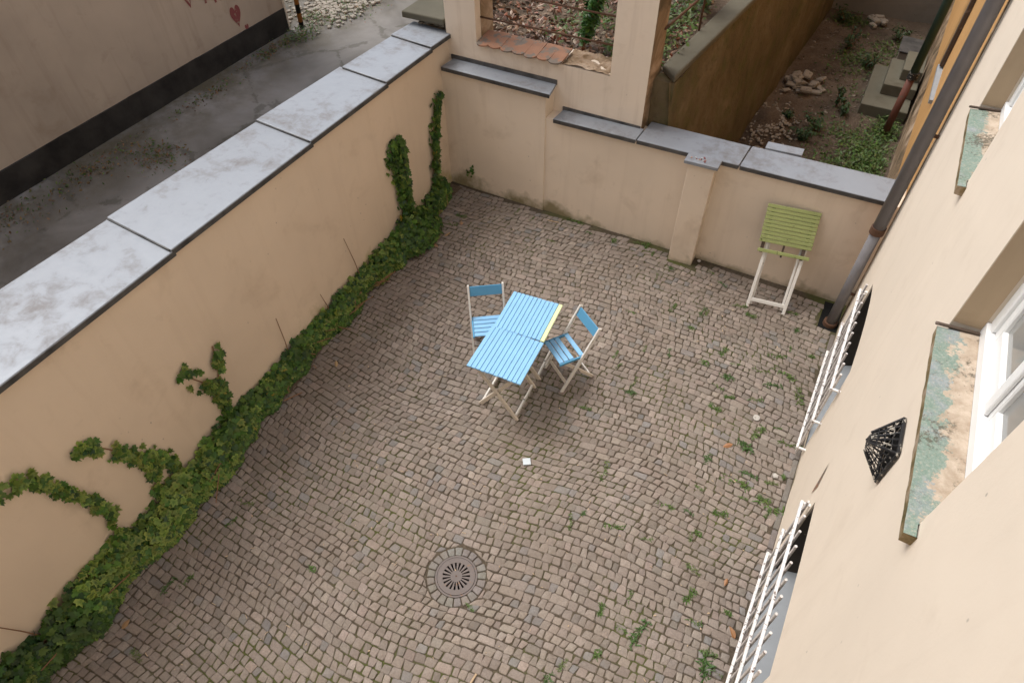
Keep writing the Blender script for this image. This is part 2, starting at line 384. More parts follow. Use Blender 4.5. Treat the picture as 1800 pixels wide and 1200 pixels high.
# --- setts
def warp(x, y):
    return (x + 0.05*math.sin(y*1.7+1.0) + 0.03*math.sin(y*4.1), y + 0.085*math.sin(x*1.25+0.45*y+0.5) + 0.018*math.sin(x*3.6-0.9*y) + 0.03*x)
def sett_color():
    r = random.random()
    if r < 0.06: c = (0.205, 0.192, 0.182)
    elif r < 0.30: c = (0.275, 0.232, 0.198)
    elif r < 0.42: c = (0.262, 0.213, 0.182)
    elif r < 0.5: c = (0.218, 0.187, 0.160)
    else: c = (0.250, 0.208, 0.175)
    k = 1+random.gauss(0, .10); k = min(1.28, max(.72, k)); return tuple(v*k*(1+rnd(-.015, .015)) for v in c)
def sett(mb, q, c, zt):
    """one stone from four plan corners: rounded outline, crowned top, recessed joint"""
    cx = sum(p[0] for p in q)/4; cyy = sum(p[1] for p in q)/4
    ring = []
    for i in range(4):
        a, p, d = q[i-1], q[i], q[(i+1) % 4]
        k1 = rnd(.05, .18); k2 = rnd(.05, .18)
        ring.append((p[0]+(a[0]-p[0])*k1, p[1]+(a[1]-p[1])*k1)); ring.append((p[0]+(d[0]-p[0])*k2, p[1]+(d[1]-p[1])*k2))
    tx, ty = rnd(-.045, .045), rnd(-.045, .045)
    zz = lambda x, y: zt + (x-cx)*tx + (y-cyy)*ty
    vs = [(cx+rnd(-.008, .008), cyy+rnd(-.008, .008), zt+rnd(.0, .005))]
    for (x, y) in ring: 
        x2, y2 = cx+(x-cx)*.85, cyy+(y-cyy)*.85; vs.append((x2, y2, zz(x2, y2)-.001+rnd(-.0012, .0012)))
    for (x, y) in ring: vs.append((x, y, zz(x, y)-.006))
    for (x, y) in ring: vs.append((cx+(x-cx)*.97, cyy+(y-cyy)*.97, zt-.035))
    fs = [(0, 1+i, 1+(i+1) % 8) for i in range(8)]
    for o in (1, 9): fs += [(o+i, o+8+i, o+8+(i+1) % 8, o+(i+1) % 8) for i in range(8)]
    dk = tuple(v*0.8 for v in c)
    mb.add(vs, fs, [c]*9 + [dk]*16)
stones = []
hcourse = 0.071; k = 0
y = -1.5
while y < 6.75:
    h = hcourse*rnd(.9, 1.12); x = -4.75 + rnd(0, .08)
    while x < 0.95:
        wd = rnd(.053, .093) if random.random() > 0.05 else rnd(.12, .16)
        sk0, sk1 = rnd(-.008, .008), rnd(-.008, .008)
        gap = rnd(.0008, .004)
        q = [(x+gap+sk0, y+gap), (x+wd-gap+sk1, y+gap), (x+wd-gap-sk1, y+h-gap), (x+gap-sk0, y+h-gap)]
        q = [warp(a+rnd(-.006, .006), b_+rnd(-.007, .007)) for a, b_ in q]
        cx = sum(p[0] for p in q)/4; cyy = sum(p[1] for p in q)/4
        if W(cyy)+0.12 < cx < 0.735 and -1.45 < cyy < 6.43 and (Vector((cx, cyy))-DR).length > 0.247 and not (-1.33 < cx < -0.96 and cyy > 6.28) and not (cx > 0.57 and cyy > 6.0):
            q = [tuple(DR+(Vector(p)-DR).normalized()*max(.264, (Vector(p)-DR).length)) for p in q]
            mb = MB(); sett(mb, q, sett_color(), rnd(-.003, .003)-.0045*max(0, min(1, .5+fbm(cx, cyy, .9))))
            stones.append((cx, cyy, mb))
        x += wd
    y += h
for (r0, r1, n, colr) in ((0.186, 0.256, 21, (0.205, 0.19, 0.175)),):
    a0 = rnd(0, 1)
    for i in range(n):
        t0 = a0+2*math.pi*(i+.06)/n; t1 = a0+2*math.pi*(i+.94)/n; r0_, r1_ = r0+rnd(-.003, .003), r1+rnd(-.006, .006)
        q = [(DR.x+r*math.cos(t), DR.y+r*math.sin(t)) for r, t in ((r0_, t0), (r1_, t0), (r1_, t1), (r0_, t1))]
        mb = MB(); sett(mb, q, jit(colr, .12) if colr else sett_color(), rnd(-.003, .001)); stones.append((sum(p[0] for p in q)/4, sum(p[1] for p in q)/4, mb))
def insight(x, y):
    d = Vector((x, y, 0))-Vector((0, 0, 5.6)); wv = d.dot(fw)
    return abs(d.dot(rt2)/wv*1169) < 880 and abs(d.dot(up2)/wv*1169) < 585 and x > -3.6
cand = sorted([s for s in stones if insight(s[0], s[1])], key=lambda s: s[0]**2+s[1]**2)
chosen = set(id(s) for s in cand[:300])
rest = MB()
for s in stones:
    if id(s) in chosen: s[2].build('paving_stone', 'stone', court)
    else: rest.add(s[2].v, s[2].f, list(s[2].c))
tag(rest.build('paving_stones', 'stone', court), kind='stuff')

# strip of dressed kerb stones along the back wall and the house
def kerb(x0, x1, y0, y1): 
    mb = MB(); mb.cbox(Matrix.Translation(((x0+x1)/2, (y0+y1)/2, -.02)), x1-x0-.008, y1-y0-.008, .05, .008); return mb
yy = -1.4
while yy < 5.95:
    L = rnd(.16, .32); mb = MB(); mb.cbox(Matrix.Translation((.765, yy+L/2, -.02)), .05, L-.01, .05, .008, jit((.19, .175, .155), .15)); mb.build('kerb_stone', 'stone', court); yy += L

# soil strip under the ivy
mb = MB(); ys = [-2.0+i*0.35 for i in range(25)]
vs = []
for yv in ys: vs += [(W(yv), yv, 0.02), (W(yv)+0.20+0.05*math.sin(yv*3), yv, 0.01)]
mb.add(vs, [(2*i, 2*i+1, 2*i+3, 2*i+2) for i in range(len(ys)-1)])
tag(mb.build('planting_bed', 'soil'), kind='structure')

# alley on the far side of the long wall
mb = grid_sheet(-12.5, -4.6, -6, 26, 24, 80, lambda x, y: 0.0 + 0.012*fbm(x, y, .8) - (0.02 if x > -9 else 0))
tag(mb.build('alley_road', 'asphalt', smooth=True), kind='structure')
mb = grid_sheet(-40, -12.5, 9.3, 40, 4, 4, lambda x, y: -.03); tag(mb.build('yard_ground', 'soil'), kind='structure')
# raised garden behind the arcade wall
def gz(x, y): return 1.88 + 0.05*fbm(x, y, 1.6) + 0.03*(y-7)
mb = grid_sheet(-5.1, -1.72, 7.08, 15.5, 34, 70, gz); tag(mb.build('garden_ground', 'soil', smooth=True), kind='structure')
# sunken yard
def pitz(x, y): return -0.42 + 0.05*fbm(x, y, 1.3) + 0.02*fbm(x, y, 5)
mb = grid_sheet(-1.7, 1.6, 6.7, 17.5, 44, 120, pitz); tag(mb.build('sunken_yard_ground', 'soil', smooth=True), kind='structure')

# ------------------------------------------------------------------ long boundary wall with sheet copings
t = thing('boundary_wall', 'long tan rendered wall with pale zinc coping beside the alley', 'wall', (W(0), 0, 0))
def child(mb, name, mats, root, smooth=False):
    o = mb.build(name, mats, root, smooth)
    o.matrix_parent_inverse = root.matrix_world.inverted() if False else Matrix.Translation(-Vector(root.location))
    return o
def OUT(y): return -5.03 - 0.016*(y-0.7)
mb = MB(); ys = [-2.4, -1, 0, 1, 2, 3, 4, 5, 6, 6.9]
vs = []
for yv in ys: vs += [(W(yv), yv, -.1), (W(yv), yv, WT(yv)-.045), (OUT(yv)+.04, yv, WT(yv)-.045), (OUT(yv)+.04, yv, -.1)]
fs = []
for i in range(len(ys)-1):
    o = i*4
    for a in range(4): fs.append((o+a, o+(a+1) % 4, o+4+(a+1) % 4, o+4+a))
fs += [(3, 2, 1, 0), tuple(len(vs)-4+i for i in range(4))]
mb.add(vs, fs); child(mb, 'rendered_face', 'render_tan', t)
slabs = [(-2.4, 2.20, .0), (2.20, 3.98, .0), (3.98, 5.30, .0), (5.30, 6.25, .05), (6.25, 6.72, .05)]
for i, (a, b_, nar) in enumerate(slabs):
    mb = MB(); xi0, xi1 = W(a)+.04, W(b_)+.04; xo0, xo1 = OUT(a)+nar, OUT(b_)+nar
    za, zb_ = WT(a)+.020, WT(b_)+.0    # each sheet laps over the nearer one
    mb.quadprism([(xi0, a, 0), (xi1, b_+.02, 0), (xo1, b_+.06, 0), (xo0, a+.04, 0)], [za-.04, zb_-.04, zb_-.04, za-.04], [za, zb_, zb_+.012, za+.012])
    o = child(mb, 'coping_sheet', 'zinc', t)
    bv = o.modifiers.new('b', 'BEVEL'); bv.width = .006; bv.segments = 2
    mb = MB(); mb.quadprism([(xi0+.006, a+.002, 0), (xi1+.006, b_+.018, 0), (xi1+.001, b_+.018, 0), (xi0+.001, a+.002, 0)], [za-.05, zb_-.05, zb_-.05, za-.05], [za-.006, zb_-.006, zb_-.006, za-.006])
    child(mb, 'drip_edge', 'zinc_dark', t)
    if i > 0:
        mb = MB(); mb.quadprism([(xi0-.01, a-.012, 0), (xi0-.01, a-.002, 0), (xo0+.01, a+.038, 0), (xo0+.01, a+.028, 0)], za-.03, za+.004); child(mb, 'lap_seam', 'zinc_dark', t)

# rear stub of that wall with a rough concrete slab on top
t = thing('wall_stub', 'rough stone wall end with weathered concrete slab behind the coping', 'wall')
mb = MB(); mb.box(-5.06, -4.60, 6.93, 9.6, -.1, 2.05); mb.build('masonry', 'concrete', t)
mb = MB(); mb.quadprism([(-4.57, 6.68), (-4.57, 9.6), (-5.12, 9.6), (-5.16, 6.66)], 2.06, 2.14); o = mb.build('slab', 'mossy_concrete', t); bv = o.modifiers.new('b', 'BEVEL'); bv.width = .015; bv.segments = 2
mb = MB()
for i in range(14): mb.cbox(Matrix.Translation((rnd(-5.0, -4.6), 6.75+rnd(0, .1), WT(6.6)+.02+rnd(0, .03))) @ Matrix.Rotation(rnd(0, 6), 4, 'Z') @ Matrix.Rotation(rnd(-.5, .5), 4, 'X'), rnd(.03, .08), rnd(.03, .07), rnd(.02, .04), .008, None)
tag(mb.build('mortar_crumbs', 'concrete', t), kind='stuff')

# ------------------------------------------------------------------ back wall: high block, low part, pier
t = thing('back_wall', 'stepped tan rendered back wall with zinc sheets and a short pier', 'wall')
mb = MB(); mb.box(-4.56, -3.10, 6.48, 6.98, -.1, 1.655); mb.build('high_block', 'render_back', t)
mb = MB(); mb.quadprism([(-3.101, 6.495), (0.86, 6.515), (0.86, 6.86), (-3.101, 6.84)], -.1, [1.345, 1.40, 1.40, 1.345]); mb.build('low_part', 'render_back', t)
mb = MB(); mb.quadprism([(-1.29, 6.325), (-1.0, 6.345), (-1.0, 6.56), (-1.29, 6.56)], -.1, 1.375); o = mb.build('pier', 'render_back', t); bv = o.modifiers.new('b', 'BEVEL'); bv.width = .008; bv.segments = 2
def sheet(q, z0, z1, seam=None):
    mb = MB(); mb.quadprism(q, z0, z1); o = mb.build('coping_sheet', 'zinc', t); bv = o.modifiers.new('b', 'BEVEL'); bv.width = .006; bv.segments = 2
    (x0, y0), (x1, y1) = q[0], q[1]
    za = z1[0] if isinstance(z1, list) else z1; zb_ = z1[1] if isinstance(z1, list) else z1
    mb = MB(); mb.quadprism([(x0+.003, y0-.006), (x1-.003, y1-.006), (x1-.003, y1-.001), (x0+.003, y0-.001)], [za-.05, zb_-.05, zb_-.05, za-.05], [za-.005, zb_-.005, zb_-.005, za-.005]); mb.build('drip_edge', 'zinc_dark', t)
sheet([(-4.50, 6.44), (-3.03, 6.44), (-3.07, 6.698), (-4.47, 6.698)], 1.657, 1.69)
sheet([(-2.985, 6.455), (-1.955, 6.462), (-1.945, 6.698), (-2.96, 6.698)], [1.345, 1.36, 1.362, 1.347], [1.388, 1.402, 1.41, 1.392])
sheet([(-1.943, 6.462), (-.788, 6.475), (-.770, 6.88), (-1.925, 6.88)], [1.361, 1.378, 1.38, 1.363], [1.404, 1.418, 1.424, 1.412])
sheet([(-.776, 6.475), (.735, 6.495), (.84, 6.92), (-.755, 6.89)], [1.378, 1.40, 1.40, 1.38], [1.418, 1.44, 1.445, 1.424])
mb = MB(); mb.box(-4.50, -3.06, 6.680, 6.697, 1.68, 1.735); mb.build('upstand', 'zinc_dark', t)
mb = MB(); mb.box(-2.97, -1.99, 6.682, 6.697, 1.385, 1.43); mb.build('upstand', 'zinc_dark', t)
mb = MB(); mb.quadprism([(-1.335, 6.285), (-.965, 6.30), (-.965, 6.472), (-1.335, 6.462)], 1.39, 1.432); o = mb.build('pier_cap', 'zinc', t); bv = o.modifiers.new('b', 'BEVEL'); bv.width = .006; bv.segments = 2
mb = MB(); mb.quadprism([(-.62, 6.895), (-.235, 6.925), (-.235, 7.06), (-.62, 7.03)], 1.38, 1.44); o = mb.build('pier_cap', 'zinc', t); o['label'] = 'zinc cap on the garden side of the wall'
mb = MB(); mb.box(-.58, -.27, 6.88, 7.02, -.5, 1.378); mb.build('pier', 'concrete', t)
# bird-lime and moss crumbs on the pier cap
mb = MB()
for i in range(16):
    p = Vector((rnd(-1.30, -1.12), rnd(6.33, 6.43), 1.436)); mb.cbox(Matrix.Translation(p) @ Matrix.Rotation(rnd(0, 6), 4, 'Z'), rnd(.008, .022), rnd(.008, .018), rnd(.004, .012), .002, random.choice([(.25, .08, .07), (.6, .58, .55), (.07, .04, .05), (.45, .25, .2)]))
tag(mb.build('crumbs', 'dry', t), kind='stuff')

# ------------------------------------------------------------------ arcade wall of the raised garden
t = thing('garden_arcade', 'pale rendered piers and parapet framing the raised garden', 'wall')
AY0, AY1 = 6.70, 7.10
mb = MB(); mb.box(-4.555, -4.135, AY0, AY1, 0, 3.6); mb.build('pier', 'render_arch', t)
mb = MB(); mb.box(-2.42, -1.985, AY0, AY1, 0, 3.6); mb.build('pier', 'render_arch', t)
mb = MB(); mb.quadprism([(-1.985, AY0+.004), (-1.978, AY0+.01), (-1.978, AY1), (-1.985, AY1)], 0, 3.6); o = mb.build('bare_plaster_side', 'weathered_plaster', t); o['label'] = 'stained bare plaster flank of the pier'
mb = MB(); mb.box(-4.134, -4.128, AY0+.12, AY1, 1.93, 3.6); mb.build('bare_plaster_side', 'weathered_plaster', t)
mb = MB(); mb.box(-4.135, -2.42, AY0, AY1, 0, 1.93); mb.build('parapet', 'render_arch', t)
mb = MB(); mb.box(-4.555, -1.985, AY0, AY1, 3.6, 4.1); mb.build('lintel', 'render_arch', t)
# rough broken mortar where tiles are missing
mb = grid_sheet(-3.02, -2.42, AY0-.003, AY1-.02, 24, 16, lambda x, y: 1.935 + .035*max(-.3, fbm(x, y, 9)) + .03*max(-.3, fbm(x, y, 3)) + .01)
mb.build('broken_mortar', 'weathered_plaster', t)
# seven beaver-tail tiles
def tile():
    mb = MB(); wd = .168; L = .34; th = .016; pl = [(-wd/2, L)]
    for i in range(9):
        a = math.pi + math.pi*i/8; pl.append((wd/2*math.cos(a), .065+.065*math.sin(a)))
    pl.append((wd/2, L)); n = len(pl)
    vs = [(x, yv, 0) for x, yv in pl] + [(x, yv, th) for x, yv in pl]
    return mb.add(vs, [tuple(range(n))[::-1], tuple(range(n, 2*n))] + [(i, (i+1) % n, n+(i+1) % n, n+i) for i in range(n)])
tm = tile().mesh('roof_tile', 'terracotta')
for i in range(7):
    o = bpy.data.objects.new('roof_tile', tm); col.objects.link(o); o.parent = t
    o.matrix_local = Matrix.Translation((-4.04+.158*i, 6.635+rnd(-.008, .008), 1.945+.004*(i % 2))) @ Matrix.Rotation(R(6)+rnd(-.02, .02), 4, 'X') @ Matrix.Rotation(R(rnd(-3, 3)), 4, 'Y') @ Matrix.Rotation(rnd(-.04, .04), 4, 'Z')
for z in (2.21, 2.515):
    mb = MB(); mb.tube([(-4.14, 6.82, z-.01), (-3.3, 6.825, z), (-2.42, 6.82, z+.005)], .011, 8); mb.build('rail_bar', 'rust', t, True)

# retaining wall between garden and sunken yard
t = thing('retaining_wall', 'mossy brown retaining wall with concrete ledge above the sunken yard', 'wall')
def face(y, top): return (-1.80+0.10*(y-6.7)) if top else (-1.51+0.058*(y-6.7))
mb = MB(); ny, nz = 40, 10; vs = []; fs = []
for j in range(ny+1):
    yv = 6.86 + (16.6-6.86)*j/ny
    for k in range(nz+1):
        z = -.6 + 2.52*k/nz; f = (z+.6)/2.52; xv = face(yv, 0)*(1-f)+face(yv, 1)*f + .03*fbm(yv, z, 1.5)
        vs.append((xv, yv, z))
for j in range(ny):
    for k in range(nz): a = j*(nz+1)+k; fs.append((a, a+nz+1, a+nz+2, a+1))
mb.add(vs, fs); mb.build('mossy_face', 'weathered_wall', t, True)
mb = MB(); mb.quadprism([(face(6.9, 1)+.03, 6.9), (face(16.5, 1)+.03, 16.5), (face(16.5, 1)-.30, 16.5), (face(6.9, 1)-.18, 7.1)], 1.905, 1.985); o = mb.build('ledge', 'mossy_concrete', t); bv = o.modifiers.new('b', 'BEVEL'); bv.width = .02; bv.segments = 2
mb = MB(); mb.box(-1.977, -1.74, 6.9, 7.09, -.6, 1.9); mb.build('return_face', 'weathered_wall', t)
t = thing('garden_railing', 'thin rusty railing along the ledge of the raised garden', 'railing')
for z, dz in ((2.42, .0), (2.78, .0)):
    mb = MB(); mb.tube([(-1.97, 7.0, z), (-1.72, 9.4, z), (-1.25, 14, z)], .014, 8); mb.build('rail_bar', 'rust', t, True)
for yv in (8.09, 10.1, 12.1):
    x = -1.97+.1045*(yv-7.0); mb = MB(); mb.tube([(x-.01, yv, 1.98), (x-.01, yv, 2.95)], .012, 6); mb.build('post', 'rust', t, True)

# far wall closing the sunken yard
t = mb = MB(); mb.box(-1.4, 1.3, 15.75, 16.2, -.7, 2.6); o = mb.build('yard_end_wall', 'concrete'); tag(o, 'grey rough wall closing the far end of the sunken yard', 'wall')

# ------------------------------------------------------------------ buildings
t = thing('alley_building', 'dirty beige building with black painted base across the alley', 'building', (-9.77, 0, 0))
tl = Matrix.Translation((9.77, 0, 0))
mb = MB(); mb.box(-18, -9.77, -7, 9.15, 0, 6.5); child(mb, 'wall', 'render_alley', t)
mb = MB(); n = 90; vs = []
for i in range(n+1):
    yv = -7+16.16*i/n; vs += [(-9.762, yv, -.05), (-9.755, yv, .40+.02*fbm(yv, 0, 1.3)+(.012 if i % 7 == 0 else 0)), (-9.775, yv, .41)]
mb.add(vs, [f for i in range(n) for f in ((3*i, 3*i+3, 3*i+4, 3*i+1), (3*i+1, 3*i+4, 3*i+5, 3*i+2))]); child(mb, 'bitumen_base', 'bitumen', t)
mb = MB(); mb.box(-9.775, -9.745, 9.13, 9.165, 0, 3.0); o = child(mb, 'corner_strip', 'paint_white_worn', t)
GX = -9.764
def stroke(pts, wd, name='painted_letter'):
    mb = MB(); vs = []; fs = []
    P = [Vector((0, a, c)) for a, c in pts]
    for i, p in enumerate(P):
        d = (P[min(i+1, len(P)-1)]-P[max(i-1, 0)]).normalized(); nn = Vector((0, -d.z, d.y))
        ww = wd*rnd(.8, 1.15)/2; vs += [(GX, *(p+nn*ww).yz), (GX, *(p-nn*ww).yz)]
    fs = [(2*i, 2*i+1, 2*i+3, 2*i+2) for i in range(len(P)-1)]
    mb.add(vs, fs); return child(mb, name, 'graffiti_red', t)
stroke([(7.02, 1.62), (7.12, 1.38), (7.22, 1.14), (7.27, 1.34), (7.33, 1.60)], .045)
stroke([(7.52, 1.08), (7.55, 1.30), (7.60, 1.56), (7.68, 1.30), (7.72, 1.02)], .042)
stroke([(7.83, 1.02), (7.82, 1.25), (7.83, 1.5), (7.93, 1.25), (8.03, 1.02), (8.05, 1.5)], .038)
stroke([(8.22, .96), (8.22, 1.2), (8.23, 1.45)], .040)
stroke([(8.10, 1.44), (8.36, 1.44)], .04)
stroke([(8.52, .90), (8.53, 1.12), (8.43, 1.36)], .042); stroke([(8.53, 1.12), (8.66, 1.36)], .04)
def heart(cy_, cz, s, name='painted_heart'):
    mb = MB(); pts = []
    for i in range(28):
        a = 2*math.pi*i/28; xx = 16*math.sin(a)**3/17; zz = (13*math.cos(a)-5*math.cos(2*a)-2*math.cos(3*a)-math.cos(4*a))/17
        pts.append((GX, cy_+xx*s*.62, cz+zz*s*1.05))
    mb.add([(GX, cy_, cz)]+pts, [(0, 1+i, 1+(i+1) % 28) for i in range(28)]); return child(mb, name, 'graffiti_red', t)
heart(8.03, .70, .20); heart(8.18, .43, .075)

t = thing('striped_pole', 'black and orange striped pole leaning at the alley building corner', 'pole', (-9.55, 9.25, 0))
mb = MB(); mb.tube([(0, 0, -.02), (-.05, .10, 1.1), (-.09, .18, 2.2)], .045, 12); mb.build('shaft', 'stripes', t, True)

# the apartment house on the right: one render skin with real openings
HX = 0.79
openings = [(1.69, 2.83, 3.245, 4.95, 0, .17), (4.15, 5.09, 3.20, 4.90, 0, .17), (1.67, 2.96, .09, 1.245, .03, .30), (4.26, 5.42, .09, 1.27, .09, .30)]
house = thing('apartment_house', 'cream rendered apartment house with peeling sills and barred basement windows', 'building')
mb = MB()
brk = {-9.0, 6.20}
for (a, b_, z0, z1, rise, dp) in openings:
    for i in range(11): brk.add(round(a+(b_-a)*i/10, 5))
brk = sorted(brk)
def top(o, yv): 
    u_ = (yv-o[0])/(o[1]-o[0])*2-1; return o[3]+o[4]*(1-u_*u_)
for a, b_ in zip(brk[:-1], brk[1:]):
    mid = (a+b_)/2; os_ = sorted([o for o in openings if o[0] < mid < o[1]], key=lambda o: o[2])
    lo = (-.6, -.6)
    for o in os_ + [None]:
        hi = (o[2], o[2]) if o else (10, 10)
        mb.add([(HX, a, lo[0]), (HX, a, hi[0]), (HX, b_, hi[1]), (HX, b_, lo[1])], [(0, 1, 2, 3)])
        if o:
            mb.add([(HX, a, top(o, a)), (HX, b_, top(o, b_)), (HX+o[5], b_, top(o, b_)), (HX+o[5], a, top(o, a))], [(0, 1, 2, 3)])
            lo = (top(o, a), top(o, b_))
for o in openings:
    for yv in (o[0], o[1]): mb.add([(HX, yv, o[2]), (HX, yv, top(o, yv)), (HX+o[5], yv, top(o, yv)), (HX+o[5], yv, o[2])], [(0, 1, 2, 3)])
mb.add([(HX, 6.2, -.6), (HX, 6.2, 10), (2.5, 6.2, 10), (2.5, 6.2, -.6)], [(0, 1, 2, 3)])
mb.add([(HX, -9, 10), (HX, 6.2, 10), (9, 6.2, 10), (9, -9, 10)], [(0, 1, 2, 3)])
mb.build('wall', 'render_cream', house)
mb = MB(); mb.box(-9.7, 0.785, -9, -2.0, -.6, 7.2); o = mb.build('added_shade_wing', 'render_cream', house)  # unseen block behind the camera, added to shade the near end of the yard
# thin weathered corner strip behind the downpipe
mb = MB(); mb.box(.782, .80, 6.17, 6.215, 0, 9); mb.build('corner_edge', 'weathered_plaster', house)

def window(o, side):
    a, b_, z0, z1, _, dp = o; x = HX+dp
    wnd = empty('window'); wnd.parent = house
    me = []
    def bx(name, x0, x1, y0, y1, za, zb_, mat='window_white'):
        mb = MB(); mb.cbox(Matrix.Translation(((x0+x1)/2, (y0+y1)/2, (za+zb_)/2)), x1-x0, y1-y0, zb_-za, .006); return mb.build(name, mat, wnd)
    zb0 = z0+.012
    bx('frame_rail', x-.045, x+.05, a, b_, zb0, zb0+.07); bx('frame_rail', x-.03, x+.05, a, b_, z1-.08, z1)
    bx('frame_stile', x-.03, x+.05, a, a+.07, zb0+.071, z1-.081); bx('frame_stile', x-.03, x+.05, b_-.07, b_, zb0+.071, z1-.081)
    m_ = a + (b_-a)*.52
    for (p, q) in ((a+.072, m_-.003), (m_+.003, b_-.072)):
        for (ya, yb) in ((p, p+.055), (q-.055, q)): bx('sash_stile', x-.012, x+.035, ya, yb, zb0+.073, z1-.083)
        bx('sash_rail', x-.012, x+.035, p+.056, q-.056, zb0+.073, zb0+.15); bx('sash_rail', x-.012, x+.035, p+.056, q-.056, z1-.15, z1-.083)
        mb = MB(); mb.box(x+.008, x+.016, p+.05, q-.05, zb0+.14, z1-.14); mb.build('pane', 'glass_pane', wnd)
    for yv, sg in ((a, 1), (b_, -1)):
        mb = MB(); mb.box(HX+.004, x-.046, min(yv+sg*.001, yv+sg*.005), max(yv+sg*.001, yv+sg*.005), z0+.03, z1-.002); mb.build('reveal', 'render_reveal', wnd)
    bx('cover_strip', x-.030, x-.013, m_-.03, m_+.03, zb0+.073, z1-.083)
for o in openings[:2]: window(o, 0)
for o in openings[2:]:
    a, b_, z0, z1, rise, dp = o
    wnd = empty('basement_window'); wnd.parent = house
    mb = MB(); mb.box(HX+dp-.03, HX+dp, a, b_, z0+.0, z1+rise+.02); mb.build('pane', 'glass_dark', wnd)
    for yv, sg in ((a, 1), (b_, -1)): mb = MB(); mb.box(HX+.012, HX+dp-.031, min(yv+sg*.002, yv+sg*.008), max(yv+sg*.002, yv+sg*.008), z0+.0, z1+.002); mb.build('dark_jamb', 'dark_plaster', wnd)
    for yv in (a+.03, (a+b_)/2, b_-.03): mb = MB(); mb.box(HX+dp-.07, HX+dp-.031, yv-.03, yv+.03, z0+.03, z1+rise); mb.build('frame', 'dark_wood', wnd)
    mb = MB(); mb.quadprism([(HX+.005, a+.002), (HX+dp-.071, a+.002), (HX+dp-.071, b_-.002), (HX+.005, b_-.002)], z0-.02, [z0+.01, z0+.12, z0+.12, z0+.01]); o2 = mb.build('sill', 'sill_grey', house)

# peeling sills
for (a, b_, z0, z1, rise, dp), ex in ((openings[0], .055), (openings[1], .05)):
    nx, ny = 8, 40; vs = []; fs = []
    x0, x1 = HX-.05, HX+dp-.046; ya, yb = a-ex*1.2, b_-.06+.02
    mb = MB()
    for j in range(ny+1):
        for i in range(nx+1):
            u_ = i/nx; yv = ya+(yb-ya)*j/ny; xv = x0+(x1-x0)*u_
            if i == 0: xv += .0018*fbm(yv, 0, 14)
            vs.append((xv, yv, z0+.003+.016*u_+.001*fbm(xv, yv, 12)))
    fs = [(j*(nx+1)+i, j*(nx+1)+i+1, (j+1)*(nx+1)+i+1, (j+1)*(nx+1)+i) for j in range(ny) for i in range(nx) if HX-.05+(x1-x0)*(i+.5)/nx < HX-.002 or ya+(yb-ya)*(j+.5)/ny > a]
    mb.add(vs, fs); s_ = mb.build('peeling_sill', 'peeling_sill', house); s_['label'] = 'flaking green painted window sill'
    mb = MB(); vs = []; fs = []
    for j in range(ny+1):
        yv = ya+(yb-ya)*j/ny; e = .0018*fbm(yv, 0, 14)
        vs += [(x0+e, yv, z0+.003), (x0+e+.006, yv, z0-.055+.008*fbm(yv, 3, 9)), (HX+.01, yv, z0-.06)]
    for j in range(ny): fs += [(3*j, 3*j+3, 3*j+4, 3*j+1), (3*j+1, 3*j+4, 3*j+5, 3*j+2)]
    n_ = len(vs); vs += [(HX+.01, ya, z0+.003), (HX+.01, yb, z0+.003)]
    fs += [(0, 1, 2, n_), (n_-3, n_+1, n_-1, n_-2)]
    mb.add(vs, fs); mb.build('sill_edge', 'sill_edge', house)
    # flat lead strip at the far jamb
    mb = MB(); mb.cbox(Matrix.Translation((HX+.03, yb+.006, z0+.02)) @ Matrix.Rotation(R(-4), 4, 'Y'), .185, .016, .012, .003); mb.build('sill_upstand', 'dark_wood', house)

# basement grilles
def grille(ya, yb, xa, xb, label):
    t = thing('window_grille', label, 'grille', (xa, ya, 0), group='grilles over the basement windows')
    mi = Matrix.Translation((-xa, -ya, 0))
    def ad(mb, nm): o = mb.build(nm, 'grille_rod' if nm == 'rod' else 'grille_white', t); o.matrix_parent_inverse = mi; return o
    X = lambda yv: xa+(xb-xa)*(yv-ya)/(yb-ya)
    for z in (1.10, .63, .19):
        mb = MB(); mb.bar((X(ya), ya, z), (X(yb), yb, z), .022, .034, ch=.004); ad(mb, 'cross_bar')
        for yv in (ya+.012, yb-.012): mb = MB(); mb.bar((X(yv)+.012, yv, z), (HX+.01, yv, z), .022, .02, ch=.003); ad(mb, 'bracket')
    n = int((yb-ya)/.125)
    for i in range(n):
        yv = ya+.07+(yb-ya-.14)*i/(n-1); mb = MB(); mb.tube([(X(yv)+.020, yv, .05), (X(yv)+.020, yv, 1.235+rnd(-.01, .01))], .011, 6); ad(mb, 'rod')
grille(4.16, 5.50, .713, .729, 'white barred grille over the basement window nearest the downpipe')
grille(1.60, 3.02, .713, .731, 'white barred grille over the basement window at the picture bottom')

